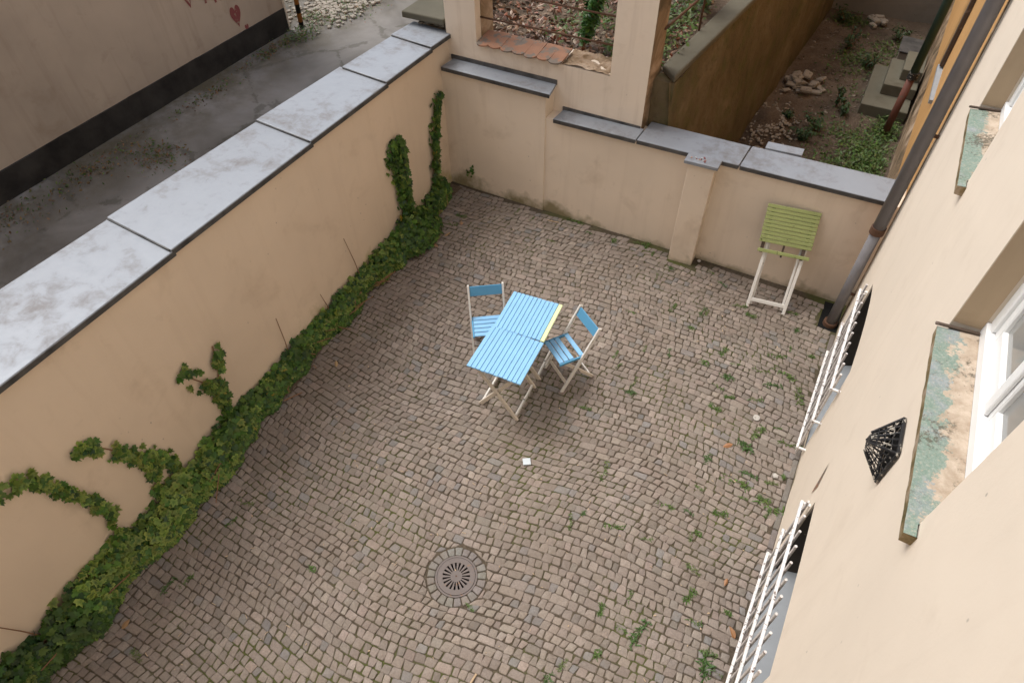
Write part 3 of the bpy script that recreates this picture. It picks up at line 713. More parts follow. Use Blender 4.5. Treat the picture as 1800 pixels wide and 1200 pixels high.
# vent basket
t = thing('vent_cover', 'black flaking mesh basket over a vent hole beside the sill', 'vent', (HX, 2.39, 2.76))
y0, y1, z0, z1 = -.125, .10, -.125, .135
ap = [(-.115, -.035, -.03), (-.115, .03, -.03), (-.115, .03, .03), (-.115, -.035, .03)]
cn = [(-.012, y0, z0), (-.012, y1, z0), (-.012, y1, z1), (-.012, y0, z1)]
mb = MB()
for i in range(4): mb.bar(cn[i], cn[(i+1) % 4], .02, .014, upv=(1, 0, 0), ch=.003)
mb.build('rim', 'black_iron', t)
for i in range(4): mb = MB(); mb.bar(cn[i], ap[i], .012, .012, upv=(0, .3, 1), ch=.002); mb.build('rib', 'black_iron', t)
mb = MB(); mb.add([ap[0], ap[1], ap[2], ap[3]], [(0, 1, 2, 3)]); mb.build('front_plate', 'black_iron', t)
mesh_ = MB()
for i in range(4):
    A, B, Cc, D = Vector(cn[i]), Vector(cn[(i+1) % 4]), Vector(ap[(i+1) % 4]), Vector(ap[i])
    for k in range(1, 5): f = k/5; mesh_.bar(A.lerp(B, f), D.lerp(Cc, f), .010, .004, upv=(1, .2, .3), ch=.001)
    for k in range(1, 4): f = k/4; mesh_.bar(A.lerp(D, f), B.lerp(Cc, f), .010, .004, upv=(1, .2, .3), ch=.001)
tag(mesh_.build('wire_mesh', 'black_iron', t), kind='stuff')
mb = MB(); mb.add([(-.003, y0+.01, z0+.01), (-.003, y1-.01, z0+.01), (-.003, y1-.01, z1-.01), (-.003, y0+.01, z1-.01)], [(0, 1, 2, 3)]); mb.build('vent_hole', 'dark_void', t)

# rust scar on the wall above the near grille
mb = MB(); mb.add([(HX-.004, 3.12, 1.20), (HX-.004, 3.16, 1.03), (HX-.004, 3.19, 1.20), (HX-.004, 3.22, 1.40)], [(0, 1, 2, 3)]); mb.build('render_scar', 'terracotta', house)

# downpipe
t = thing('downpipe', 'tall brown metal downpipe at the corner of the cream house', 'downpipe', (.695, 6.125, 0))
mb = MB(); mb.tube([(0, 0, .02), (0, 0, 1.35)], .052, 20); mb.build('lower_tube', 'pipe_brown', t, True)
mb = MB(); mb.tube([(0, 0, 1.36), (0, 0, 9)], .060, 20); mb.build('upper_tube', 'pipe_brown', t, True)
for z in (1.36, 3.62): mb = MB(); mb.tube([(0, 0, z-.045), (0, 0, z+.03)], .069, 20); mb.build('collar', 'rust', t)
for z in (.5, 2.4): mb = MB(); mb.bar((.05, 0, z), (.12, 0, z), .02, .03); mb.build('bracket', 'rust', t)
mb = MB(); mb.tube([(0, 0, -.01), (0, 0, .04)], .075, 16); mb.build('foot_collar', 'rust', t)
mb = MB(); mb.box(-.115, .09, -.105, .35, -.013, -.008); o = mb.build('gully', 'dark_void', t)

# ochre neighbour beyond
t = thing('ochre_house', 'ochre house with crumbling base beside the sunken yard', 'building')
ox = lambda yv: .84+.028*(yv-6.5)
mb = MB(); mb.quadprism([(ox(6.2), 6.2), (4, 6.2), (4, 22), (ox(22), 22)], .3, 9); mb.build('wall', 'render_ochre', t)
mb = MB(); vs = []; fs = []; ny = 60
for j in range(ny+1):
    yv = 6.2+15.8*j/ny
    for k in range(7): z = -.6+1.02*k/6; vs.append((ox(yv)+(.004 if k == 6 else -.03+.02*fbm(yv, z, 2.2)), yv, z+(.03*fbm(yv, 1, 3) if k > 4 else 0)))
for j in range(ny):
    for k in range(6): a = j*7+k; fs.append((a, a+1, a+8, a+7))
mb.add(vs, fs); mb.build('crumbling_base', 'weathered_plaster', t, True)
mb = MB(); mb.bar((ox(9.9)-.03, 9.95, 1.35), (ox(9.9)-.03, 9.95, 6), .12, .05, upv=(1, 0, 0)); mb.build('window_jamb', 'dark_wood', t)
mb = MB(); mb.box(ox(9.3)-.05, ox(9.9)+.02, 9.0, 10.0, 1.28, 1.33); mb.build('window_sill', 'sill_grey', t)
t = thing('soil_pipe', 'green pipe with red lower end on the ochre house', 'downpipe', (.70, 11.2, -.42))
mb = MB(); mb.tube([(0, 0, .0), (.02, 0, .95)], .055, 14); o = mb.build('lower_tube', 'pipe_red', t, True)
mb = MB(); mb.tube([(.02, 0, 1.0), (.06, 0, 5)], .06, 14); mb.build('upper_tube', 'pipe_green', t, True)
for z in (.96, 2.5): mb = MB(); mb.tube([(.02+.01*z, 0, z), (.02+.01*z, 0, z+.10)], .075, 14); mb.build('collar', 'black_iron', t)

# concrete steps, cover box
t = thing('concrete_steps', 'three mossy concrete steps against the ochre house', 'steps')
for (x0, x1, y0, y1, z0, z1) in ((.20, .92, 11.65, 13.15, -.5, -.22), (.42, .93, 12.1, 13.1, -.219, -.04), (.62, .93, 12.35, 13.08, -.039, .14)):
    mb = MB(); mb.cbox(Matrix.Translation(((x0+x1)/2, (y0+y1)/2, (z0+z1)/2)), x1-x0, y1-y0, z1-z0, .009); mb.build('step', 'mossy_concrete', t)
t = thing('shaft_box', 'low box with a dark sheet lid behind the steps', 'box', (.70, 13.9, -.45))
mb = MB(); mb.box(-.19, .2, -.3, .3, 0, .30); mb.build('curb', 'concrete', t)
mb = MB(); mb.cbox(Matrix.Translation((0, 0, .33)) @ Matrix.Rotation(R(3), 4, 'Y'), .44, .66, .02, .004); mb.build('lid', 'zinc_dark', t)

# ------------------------------------------------------------------ drain
t = thing('drain_cover', 'round iron drain cover with radial slots in the cobbles', 'drain cover', (DR.x, DR.y, 0))
def annulus(r0, r1, z0, z1, n=48):
    mb = MB(); vs = []
    for i in range(n):
        a = 2*math.pi*i/n
        for r, z in ((r0, z0), (r0, z1), (r1, z1), (r1, z0)): vs.append((r*math.cos(a), r*math.sin(a), z))
    fs = []
    for i in range(n):
        j = (i+1) % n
        for k in range(4): k2 = (k+1) % 4; fs.append((i*4+k, j*4+k, j*4+k2, i*4+k2))
    return mb.add(vs, fs)
annulus(.118, .162, -.03, .002).build('flange', 'iron', t); annulus(.166, .181, -.03, -.001).build('frame', 'iron', t)
mb = MB(); mb.tube([(0, 0, -.03), (0, 0, .001)], .050, 32); mb.build('hub', 'iron', t)
mb = MB(); mb.tube([(0, 0, .001), (0, 0, .003)], .007, 10); mb.build('bolt', 'rust', t)
for i in range(19):
    a = 2*math.pi*i/19; u_ = Vector((math.cos(a), math.sin(a), 0)); v_ = Vector((-u_.y, u_.x, 0)); mb = MB(); vs = []
    for z in (-.03, .0005):
        for r, ww in ((.046, .0042), (.122, .0105)):
            for s_ in (-1, 1): p = u_*r+v_*ww*s_; vs.append((p.x, p.y, z))
    mb.add(vs, [(4, 5, 7, 6), (0, 2, 3, 1), (0, 1, 5, 4), (2, 6, 7, 3), (0, 4, 6, 2), (1, 3, 7, 5)]); mb.build('spoke', 'iron', t)
mb = MB(); mb.add([(sx*hh, sy_*hh, z) for z in (-.6, -.016) for sx, sy_ in ((-1, -1), (1, -1), (1, 1), (-1, 1))], [(0, 1, 2, 3), (0, 1, 5, 4), (1, 2, 6, 5), (2, 3, 7, 6), (3, 0, 4, 7)]); mb.build('shaft', 'dark_void', t)

# ------------------------------------------------------------------ furniture
def slat_mesh(wx, ly, th, mat): mb = MB(); mb.cbox(Matrix(), wx, ly, th, .003); return mb.mesh('slat', mat)
def table(name, label, loc, rz, w_, d_, lastlime=False, gap=.0045):
    """folding slatted table, slats along local y, legs crossing in the x-z plane at both ends"""
    t = thing(name, label, 'table', (loc[0], loc[1], 0), rz, 'blue slatted folding tables pushed together')
    n = 12; sw = w_/n; me = slat_mesh(sw-gap, d_, .018, 'paint_blue'); ml = slat_mesh(sw-gap, d_, .018, 'paint_lime')
    for i in range(n):
        o = bpy.data.objects.new('slat', ml if (lastlime and i == n-1) else me); col.objects.link(o); o.parent = t
        o.location = (-w_/2+sw*(i+.5), rnd(-.0025, .0025), .691+rnd(-.0008, .0008)); o.rotation_euler = (0, 0, rnd(-.002, .002))
        if lastlime and i == n-1: o['label'] = 'pale lime painted edge slat'
    for yv in (-d_/2+.055, d_/2-.055): mb = MB(); mb.bar((-w_/2+.015, yv, .667), (w_/2-.015, yv, .667), .035, .028); mb.build('batten', 'paint_blue_dark', t)
    for s_ in (-1, 1):
        yv = s_*(d_/2-.055); yo = yv - s_*.036
        mb = MB(); mb.bar((-.205, yv-s_*.0, .653), (.215, yv, .006), .022, .042, upv=(1, 0, 1)); mb.build('leg', 'paint_white_worn', t)
        mb = MB(); mb.bar((.205, yo, .653), (-.215, yo, .006), .022, .042, upv=(-1, 0, 1)); mb.build('leg', 'paint_white_worn', t)
        mb = MB(); mb.tube([(0, yv+s_*.018, .33), (0, yo-s_*.018, .33)], .007, 8); mb.build('pivot', 'iron', t)
    for s_ in (-1, 1):
        e = d_/2-.055-(.0 if s_ > 0 else .036); xk = s_*.192; L = e-.012
        mb = MB(); mb.bar((xk, -L, .045), (xk, L, .045), .020, .040); mb.build('stretcher', 'paint_white', t)
        mb = MB(); mb.tube([(xk, 0, .064), (xk, 0, .068)], .008, 8); mb.build('bolt', 'black_iron', t)
    return t
a = R(3.4)
table('folding_table', 'blue slatted folding table nearest the drain, all slats blue', (-2.046, 3.537), a, .565, .555)
table('folding_table', 'blue slatted folding table with one pale lime edge slat', (-2.083, 4.085), R(5.2), .545, .535, True)

def chair(label, c, fwd, missing=None):
    """folding chair; local +y is where the sitter faces"""
    rz = math.atan2(-fwd[0], fwd[1])
    t = thing('folding_chair', label, 'chair', (c[0], c[1], 0), rz, 'folding chairs at the blue tables')
    for s_ in (-1, 1):
        xk = s_*.180
        mb = MB(); mb.bar((xk, .19, .004), (xk, -.205, .785), .020, .038, upv=(0, 1, .5)); mb.build('back_leg', 'paint_white', t)
        xk = s_*.148
        mb = MB(); mb.bar((xk, -.205, .004), (xk, .155, .425), .020, .036, upv=(0, 1, 1)); mb.build('leg', 'paint_white_worn', t)
        mb = MB(); mb.bar((s_*.166, -.065, .437), (s_*.166, .225, .447), .018, .030); mb.build('seat_rail', 'paint_blue_dark', t)
        mb = MB(); mb.tube([(s_*.135, -.005, .24), (s_*.195, -.005, .24)], .007, 8); mb.build('pivot', 'iron', t)
    ns = 5; me = slat_mesh(.312, .048, .014, 'paint_blue' if not missing else 'paint_blue')
    for i in range(ns):
        if missing == i: continue
        o = bpy.data.objects.new('seat_slat', me); col.objects.link(o); o.parent = t; o.location = (0, -.035+.058*i, .452+.002*i)
    # back board lies in the plane of the back legs
    d = Vector((0, .19+.205, .004-.785)).normalized(); p = Vector((0, -.205, .785))+d*.068
    nn = Vector((0, -d.z, d.y))
    mb = MB(); m = Matrix((Vector((1, 0, 0)), -d, nn)).transposed().to_4x4(); m.translation = p
    mb.cbox(m, .338, .105, .014, .004); mb.build('backrest', 'paint_blue_dark', t)
    p2 = Vector((0, .19, .004))-d*.12; mb = MB(); m.translation = p2; mb.cbox(m, .338, .034, .016, .003); mb.build('front_stretcher', 'paint_white_worn', t)
    mb = MB(); mb.bar((-.137, -.172, .045), (.137, -.172, .045), .016, .034); mb.build('rear_stretcher', 'paint_white', t)
    for s_ in (-1, 1): mb = MB(); mb.tube([(s_*.148, -.115, .118), (s_*.148-.0, -.105, .124)], .006, 8); mb.build('bolt', 'black_iron', t)
    return t
chair('white framed folding chair with blue seat on the ivy side of the tables', (-2.533, 4.034), (.565, -.825))
chair('white framed folding chair with a missing seat slat on the house side', (-1.612, 4.113), (-.57, -.82), missing=1)

# green folding table leaning against the back wall
f1 = Vector((-.206, 5.963, 0)); f2 = Vector((.200, 6.019, 0)); e1 = (f2-f1).normalized(); bk = Vector((0, 0, 1)).cross(e1)
ang = R(67); ev = bk*math.cos(ang)+Vector((0, 0, 1))*math.sin(ang); en = e1.cross(ev)
m = Matrix((e1, ev, en)).transposed().to_4x4(); m.translation = f1
t = thing('folded_table', 'green slatted table folded up, leaning on the back wall', 'table', m=m)
w_ = .548; sp_ = .0425
me = MB().cbox(Matrix(), w_, .0365, .018, .003).mesh('slat', 'paint_green')
for i in range(13):
    v = 1.185-sp_*i
    if i in (10, 11): continue
    o = bpy.data.objects.new('slat', me); col.objects.link(o); o.parent = t
    o.location = (.187+.0025*(i-6)+rnd(-.002, .002), v if i < 12 else .688, -.002+rnd(-.001, .001)); o.rotation_euler = (0, 0, rnd(-.004, .004)+.012)
for xk in (-.03, .40): mb = MB(); mb.bar((xk, .655, -.026), (xk, 1.19, -.026), .034, .028, upv=(0, 0, 1)); mb.build('batten', 'dark_wood', t)
for xk in (0.006, .408):
    mb = MB(); mb.bar((xk, .0, -.012), (xk+.012, 1.0, -.055), .034, .024, upv=(0, 0, 1)); mb.build('leg', 'paint_white', t)
for xk in (.036, .378):
    mb = MB(); mb.bar((xk, .03, -.040), (xk, .95, -.080), .026, .022, upv=(0, 0, 1)); mb.build('leg', 'paint_white', t)
mb = MB(); mb.bar((.02, .095, -.016), (.394, .095, -.016), .018, .042, upv=(0, 1, 0)); mb.build('stretcher', 'paint_white', t)
mb = MB(); mb.bar((.19, .64, -.02), (.19, .78, -.02), .02, .02, upv=(0, 0, 1)); mb.build('catch', 'dark_wood', t)

# ------------------------------------------------------------------ ivy
def ivy_arm(name, label, lines, count, wid, dark=1.0, var=.5, size=(.03, .085), depth=.055):
    t = thing(name, label, 'ivy', lines[0][0], group='ivy shoots on the long wall')
    inv = Matrix.Translation(-Vector(lines[0][0]))
    for ln in lines:
        mb = MB(); mb.tube([(W(p[1])+.012, p[1], p[2]) for p in ln], .006, 5); o = mb.build('stem', 'stick', t); o.matrix_parent_inverse = inv
    mb = MB(); segs = []
    for ln in lines:
        for a, b_ in zip(ln[:-1], ln[1:]): segs.append((Vector(a), Vector(b_), (Vector(b_)-Vector(a)).length))
    tot = sum(s[2] for s in segs)
    for a, b_, L in segs:
        for i in range(int(count*L/tot)):
            u_ = rnd(-.05, 1.05); p = a.lerp(b_, u_); wob = .55+.45*mnoise.noise(p*4.0+Vector((3, 1, 0)))*1.4 + .3
            d = (b_-a).normalized(); side = Vector((0, -d.z, d.y))
            s_ = random.gauss(0, .45); s_ = max(-1.15, min(1.15, s_))
            p = p + side*s_*wid*max(.35, wob)
            off = .012+depth*(1-min(1, abs(s_)))*random.random()**.7 + .012
            p.x = W(p.y)+off
            if mnoise.noise(Vector((p.y*7, p.z*7, 1.3))) < -.30 and wid < .12: continue
            if p.z < .02: p.z = .02+rnd(0, .05)
            nrm = Vector((.8, .0, .45))+rv(.33); tip = Vector((0, 0, -1))+rv(.5)+side*s_*.5
            c0, c1 = ivycol(var, dark); leaf(mb, p, nrm, tip, rnd(*size), c0, c1)
    o = mb.build('foliage', 'leaf', t); o.matrix_parent_inverse = inv; tag(o, kind='stuff')
arm1 = [(-4.18, 0.53, 0.11), (-4.18, 0.55, 0.22), (-4.19, 0.63, 0.51), (-4.19, 0.59, 0.83), (-4.18, 0.50, 1.12), (-4.18, 0.46, 1.33), (-4.18, 0.37, 1.45), (-4.17, 0.24, 1.53), (-4.17, 0.10, 1.56)]
ivy_arm('ivy_shoot', 'arching ivy shoot low on the wall at the left picture edge', [arm1], 420, .08)
arm2 = [(-4.21, 0.98, 0.09), (-4.21, 1.01, 0.19), (-4.21, 1.09, 0.48), (-4.21, 1.06, 0.76), (-4.21, 0.97, 0.98), (-4.20, 0.86, 1.22), (-4.19, 0.72, 1.31)]
arm2b = [(-4.22, 1.22, 0.06), (-4.22, 1.23, 0.19), (-4.22, 1.23, 0.43), (-4.21, 1.13, 0.66)]
ivy_arm('ivy_shoot', 'hooked ivy shoot bending left, second from the left picture edge', [arm2, arm2b], 440, .08)
Y = [(-4.25, 1.89, 0.02), (-4.25, 1.93, 0.15), (-4.26, 1.97, 0.48), (-4.25, 1.93, 0.71), (-4.25, 1.82, 0.93), (-4.24, 1.76, 1.11)]
Yb = [(-4.26, 1.98, 0.55), (-4.26, 2.07, 0.79), (-4.26, 2.13, 1.05)]
ivy_arm('ivy_shoot', 'forked Y-shaped ivy shoot on the middle of the wall', [Y, Yb], 460, .095, .9, .35)
col1 = [(-4.42, 5.25, 0.05), (-4.42, 5.29, 0.25), (-4.42, 5.29, 0.78), (-4.42, 5.29, 1.17), (-4.42, 5.27, 1.35)]
ivy_arm('ivy_column', 'thick dark ivy column climbing the wall before the corner', [col1], 950, .16, .92, .10, (.035, .09), .14)
col2 = [(-4.46, 5.98, 0.05), (-4.46, 6.05, 0.54), (-4.46, 6.14, 0.99), (-4.47, 6.22, 1.26), (-4.47, 6.33, 1.40)]
ivy_arm('ivy_column', 'slender dark ivy column climbing nearest the wall corner', [col2], 560, .105, .85, .10, (.03, .08), .09)
# sprig on the back wall
t = thing('ivy_sprig', 'tiny ivy sprig growing out of the back wall', 'ivy', (-4.2, 6.475, .28)); mb = MB()
for i in range(16): leaf(mb, (rnd(-.05, .05), -rnd(.01, .05), rnd(-.09, .09)), Vector((0, -1, .5))+rv(.4), Vector((0, 0, -1))+rv(.5), rnd(.03, .05), *ivycol(.1, .8))
tag(mb.build('foliage', 'leaf', t), kind='stuff')

# hedge of ivy along the wall foot
prof = [(-1.3, -3.70), (-.42, -3.74), (.04, -3.78), (.42, -3.90), (.77, -3.80), (1.47, -3.86), (2.09, -3.99), (3.25, -4.11), (3.89, -4.10), (4.56, -4.14), (5.34, -4.04), (5.75, -4.22), (6.1, -4.28), (6.25, -4.38)]
def outer(yv):
    for (a, xa), (b_, xb) in zip(prof[:-1], prof[1:]):
        if a <= yv <= b_: return xa+(xb-xa)*(yv-a)/(b_-a)
    return prof[-1][1]
t = thing('ivy_hedge', 'low green and variegated ivy hedge along the foot of the wall', 'hedge', (W(2.5), 2.5, 0))
inv = Matrix.Translation((-W(2.5), -2.5, 0))
mb = MB()
for i in range(8200):
    yv = rnd(-1.3, 6.2); s_ = random.random()
    if 5.62 < yv < 5.85 and random.random() < .6: continue
    clump = .5+.5*fbm(yv, 0, 1.9)
    hgt = (.12+.17*clump)*(1.25 if 4.9 < yv < 5.5 else 1.0)*(1.25 if yv < .1 else 1)
    wd = (outer(yv)-W(yv))*(.72+.34*fbm(yv, 4, 2.6))
    ph = s_*math.pi/2*1.06
    xv = W(yv)+.02+wd*math.sin(ph); zv = max(.015, hgt*math.cos(ph)*rnd(.55, 1.1)+rnd(0, .04))
    nb = mnoise.noise(Vector((yv*2.2, s_*1.5, 3)))
    nrm = Vector((.35+s_*.6, 0, .9))+rv(.38); tip = Vector((.6, 0, -.5))+rv(.6)
    v_ = .10
    if .1 < yv < 1.7: v_ = .58
    elif 3.0 < yv < 4.7: v_ = .34
    elif yv >= 4.8: v_ = .05
    elif yv < 0: v_ = .06
    v_ = max(.02, v_+nb*.35)
    dk = .72 if yv < 0 else .88 if yv > 4.8 else 1.0 if yv < 1.7 else .9
    c0, c1 = ivycol(v_, dk*(1+.25*nb)); leaf(mb, (xv, yv, zv), nrm, tip, rnd(.032, .092), c0, c1)
for i in range(900):                      # fuller mound where the thick column starts
    a, e = rnd(0, 6.28), math.sqrt(random.random()); yv = 5.22+e*math.sin(a)*.42; xv = W(yv)+.24+e*math.cos(a)*.24
    zv = .04+.34*math.sqrt(max(0, 1-e*e))*rnd(.6, 1.05)*(1-.5*max(0, math.cos(a)*e))
    c0, c1 = ivycol(.06, .85); leaf(mb, (xv, yv, zv), Vector((.5+.5*math.cos(a), .4*math.sin(a), .8))+rv(.35), Vector((.6, 0, -.6))+rv(.5), rnd(.035, .09), c0, c1)
o = mb.build('foliage', 'leaf', t); o.matrix_parent_inverse = inv; tag(o, kind='stuff')
mb = MB()
for i in range(60):
    yv = rnd(-1, 6); x0 = W(yv)+rnd(.03, .3); mb.tube([(x0, yv, .02), (x0+rnd(-.05, .1), yv+rnd(-.15, .15), rnd(.06, .16)), (x0+rnd(0, .15), yv+rnd(-.3, .3), rnd(.03, .12))], .005, 4)
o = mb.build('stems', 'stick', t); o.matrix_parent_inverse = inv; tag(o, kind='stuff')

# bare stems standing against the wall
for (a, b_, lab) in (((-4.39, 4.09, .80), (-4.36, 4.18, .06), 'bare brown stem against the wall, farthest of the row'), ((-4.36, 3.52, .45), (-4.33, 3.56, .06), 'shortest bare brown stem against the wall'),
                     ((-4.33, 2.87, .70), (-4.30, 2.82, .05), 'bare brown stem against the wall nearest the forked ivy'), ((-4.17, -.42, .64), (-4.13, -.30, .10), 'bare brown stem slanting at the lower left picture edge')):
    a, b_ = Vector(a), Vector(b_); mb = MB(); mid = (a+b_)/2+Vector((.004, .008, 0)); mb.tube([b_, mid, a], [.006, .005, .0035], 6); o = mb.build('bare_stem', 'stick'); tag(o, lab, 'stem', 'bare stems against the long wall')

# ------------------------------------------------------------------ weeds in the joints
def blade(mb, p, dirv, L, wd, c):
    d = Vector((dirv[0], dirv[1], 0)); s_ = Vector((-d.y, d.x, 0)).normalized()*wd/2; lift = rnd(.5, 1.3); P = Vector(p)
    q = [P, P+d*L*.35+Vector((0, 0, L*.35*lift)), P+d*L*.75+Vector((0, 0, L*.42*lift)), P+d*L+Vector((0, 0, L*.25*lift))]
    vs = [q[0]-s_*.6, q[0]+s_*.6, q[1]-s_, q[1]+s_, q[2]-s_*.8, q[2]+s_*.8, q[3]]
    mb.add(vs, [(0, 1, 3, 2), (2, 3, 5, 4), (4, 5, 6)], c)
def tuft(n, r, h, green):
    mb = MB()
    for i in range(n):
        a = rnd(0, 2*math.pi); e = rnd(0, r*.5)
        blade(mb, (rnd(-1, 1)*r*1.3, random.gauss(0, .006), -.008), (math.cos(a), math.sin(a)), rnd(.3, 1)*h*.62, rnd(.004, .009), jit(green, .35))
    for i in range(n//3):
        a = rnd(0, 6.28); leaf(mb, (rnd(-1, 1)*r*1.3, random.gauss(0, .012), rnd(.002, .016)), Vector((0, 0, 1))+rv(.4), (math.cos(a), math.sin(a), 0), rnd(.012, .028), jit(green, .25), jit(green, .25), OVAL)
    return mb.mesh('weed_tuft', 'leaf')
GR = [(.085, .15, .03), (.105, .165, .042), (.07, .13, .035), (.125, .16, .05)]
tm_ = [tuft(random.randint(26, 50), rnd(.03, .07), rnd(.05, .10), GR[i % 4]) for i in range(10)]
weeds = [(-0.24, 5.17), (-0.08, 5.06), (-0.11, 4.84), (0.18, 5.09), (0.29, 5.38), (0.41, 5.16), (0.35, 4.96), (0.62, 4.93), (0.62, 5.54), (0.24, 4.69), (-0.01, 4.6), (0.36, 4.31), (0.29, 4.09), (0.67, 4.31), (0.52, 4.45), (0.32, 3.66), (0.41, 3.8), (0.61, 3.81), (0.7, 3.93), (0.67, 3.55), (0.6, 3.61), (0.04, 3.45), (0.01, 3.78), (-0.81, 3.2), (-0.51, 2.73), (-0.18, 3.13), (0.03, 3.17), (0.12, 2.95), (0.17, 3.01), (-0.21, 2.75), (0.29, 3.29), (0.43, 3.54), (-0.94, 4.18), (-0.95, 4.32), (-1.27, 4.59), (-1.18, 4.46), (-0.76, 4.88), (-1.02, 4.81), (-0.37, 4.92), (-0.15, 4.67), (-0.1, 4.4), (-1.26, 3.79), (-0.81, 2.71), (-0.88, 2.58), (0.39, 5.55), (-0.74, 6.33), (-0.56, 6.19), (-0.58, 5.65), (-0.66, 5.34), (-0.27, 5.93), (-0.12, 5.84), (0.29, 6.1), (0.39, 5.84), (-3.39, 6.29), (-3.14, 6.25), (-2.61, 6.45), (-2.36, 6.33), (-2.72, 5.96), (-2.01, 6.33), (-1.7, 6.43), (-1.6, 6.44), (-1.49, 6.33), (-1.2, 6.17), (-1.3, 5.94), (-0.95, 5.56), (-1.36, 5.26), (-0.63, 5.64), (0.23, 2.68), (0.6, 2.46), (0.38, 2.26), (0.28, 2.45), (0.56, 2.09), (0.56, 1.97), (0.65, 1.98), (0.66, 3.5), (-0.12, 1.93), (0.01, 1.97), (-0.43, 1.46), (-0.22, 1.67), (-0.16, 2.21), (-0.33, 2.0), (-1.29, 1.51), (-0.48, 1.31), (-3.62, 1.35), (-3.6, 1.15), (-3.55, 0.56), (-3.66, 0.46), (-3.46, -0.06), (-2.66, 1.15), (-4.02, 5.65), (-4.0, 5.86)]
big = {(0.35, 4.96): 1.1, (0.41, 5.16): 1.5, (0.18, 5.09): 1.2, (0.29, 5.38): 1.3, (0.62, 4.93): 1.5, (0.32, 3.66): 1.6, (0.67, 3.55): 1.6, (0.67, 4.31): 1.4, (0.29, 4.09): 1.4, (0.36, 4.31): 1.4, (-0.81, 3.2): 1.3, (0.01, 1.97): 1.5, (0.56, 1.97): 1.6, (-2.61, 6.45): 1.3, (-0.11, 4.84): 1.2, (-0.51, 2.73): 1.2}
for i, p in enumerate(weeds):
    o = bpy.data.objects.new('weed_tuft', tm_[i % 10]); col.objects.link(o); s_ = big.get(p, rnd(.55, 1.0))
    o.location = (p[0], p[1], 0); o.rotation_euler = (0, 0, random.choice([0, 0, 1.57])+rnd(-.4, .4)); o.scale = (s_, s_, s_)
    wx, wy = p
    if wx < -3.4 and wy < 3: lab, grp = 'small green weed tuft in the cobbles beside the ivy hedge', 'weeds by the ivy hedge'
    elif wx < -3.4: lab, grp = 'small green weed tuft in the cobbles below the ivy columns', 'weeds below the ivy columns'
    elif wy > 5.9 and wx < -1.1: lab, grp = 'small green weed tuft along the foot of the back wall', 'weeds along the back wall'
    elif wy > 5.25 and wx > -1.1: lab, grp = 'small green weed tuft in the cobbles around the green folded table', 'weeds around the green table'
    elif wx > -.45 and wy > 4.0: lab, grp = 'green weed tuft in the cobbles before the far basement grille', 'weeds before the far grille'
    elif wx > -.25 and wy > 2.9: lab, grp = 'green weed tuft in the cobbles between the two basement grilles', 'weeds between the grilles'
    elif wx > -.25: lab, grp = 'green weed tuft in the cobbles beside the near basement grille', 'weeds beside the near grille'
    elif wy > 3.5: lab, grp = 'tiny weed tuft in the open cobbles right of the chairs', 'weeds right of the chairs'
    else: lab, grp = 'weed tuft in the open cobbles around the drain', 'weeds around the drain'
    tag(o, lab, 'weed', grp)
# moss cushions in the joints are part of the paving bed
def litter_leaf(p, size, c, lab):
    mb = MB(); leaf(mb, (0, 0, .012), Vector((0, 0, 1))+rv(.25), (rnd(-1, 1), rnd(-1, 1), 0), size, jit(c, .2), jit(c, .2), OVAL, .3)
    o = mb.build('fallen_leaf', 'dry'); o.location = (p[0], p[1], 0); tag(o, lab, 'leaf', 'fallen leaves on the cobbles')
for p, s_, lab in (((0.14, 4.02), .10, 'orange fallen leaf lying amid weeds near the house'), ((0.67, 2.32), .10, 'reddish fallen leaf beside the near basement grille'), ((0.51, 2.7), .07, 'small orange fallen leaf before the near basement grille'),
                ((-4.0, 5.2), .12, 'pale brown fallen leaf at the foot of the thick ivy column'), ((-3.98, 5.45), .12, 'tan fallen leaf on the cobbles by the thick ivy column'), ((-3.93, 5.74), .10, 'tan fallen leaf between the two ivy columns'), ((-3.72, .06), .09, 'brown fallen leaf at the hedge edge, lower left'), ((-3.9, 3.06), .08, 'brown fallen leaf at the hedge edge by the stems')):
    litter_leaf(p, s_, (.33, .16, .07) if p[0] > -1 else (.36, .22, .12), lab)
# twig scraps
mb = MB()
for i in range(240):
    x, y = rnd(-3.6, .6), rnd(-.4, 6.2)
    if random.random() < .5: mb.cbox(Matrix.Translation((x, y, .006)) @ Matrix.Rotation(rnd(0, 6.28), 4, 'Z'), rnd(.01, .04), rnd(.003, .006), .003, .001, None)
    else: leaf(mb, (x, y, .008), Vector((0, 0, 1))+rv(.3), (rnd(-1, 1), rnd(-1, 1), 0), rnd(.012, .028), (1, 1, 1), (1, 1, 1), OVAL)
tag(mb.build('twig_litter', 'twig'), 'tiny straw and twig scraps strewn over the cobbles', 'litter', kind='stuff')
mb = MB(); mb.cbox(Matrix(), .075, .07, .012, .004); o = mb.build('paper_scrap', 'paper'); o.location = (-1.51, 2.945, .012); o.rotation_euler = (.08, .05, .6); tag(o, 'small pale blue scrap on the cobbles between table and drain', 'scrap')
def lump(s, seed, flat=.6):
    mb = MB(); n = 10; vs = []
    for j in range(7):
        th = math.pi*j/6
        for i in range(n):
            ph = 2*math.pi*i/n; d = Vector((math.sin(th)*math.cos(ph), math.sin(th)*math.sin(ph), math.cos(th)*flat))
            k = 1+.35*mnoise.noise(d*1.6+Vector((seed, 0, 0))); vs.append(d*s*k)
    fs = [(j*n+i, j*n+(i+1) % n, (j+1)*n+(i+1) % n, (j+1)*n+i) for j in range(6) for i in range(n)]
    return mb.add(vs, fs)
o = lump(.04, 3, .12).build('pale_stone', 'plaster_bits'); o.location = (.301, 4.47, .01); tag(o, 'white flat patch of spilt plaster amid weeds near the house', 'stone')
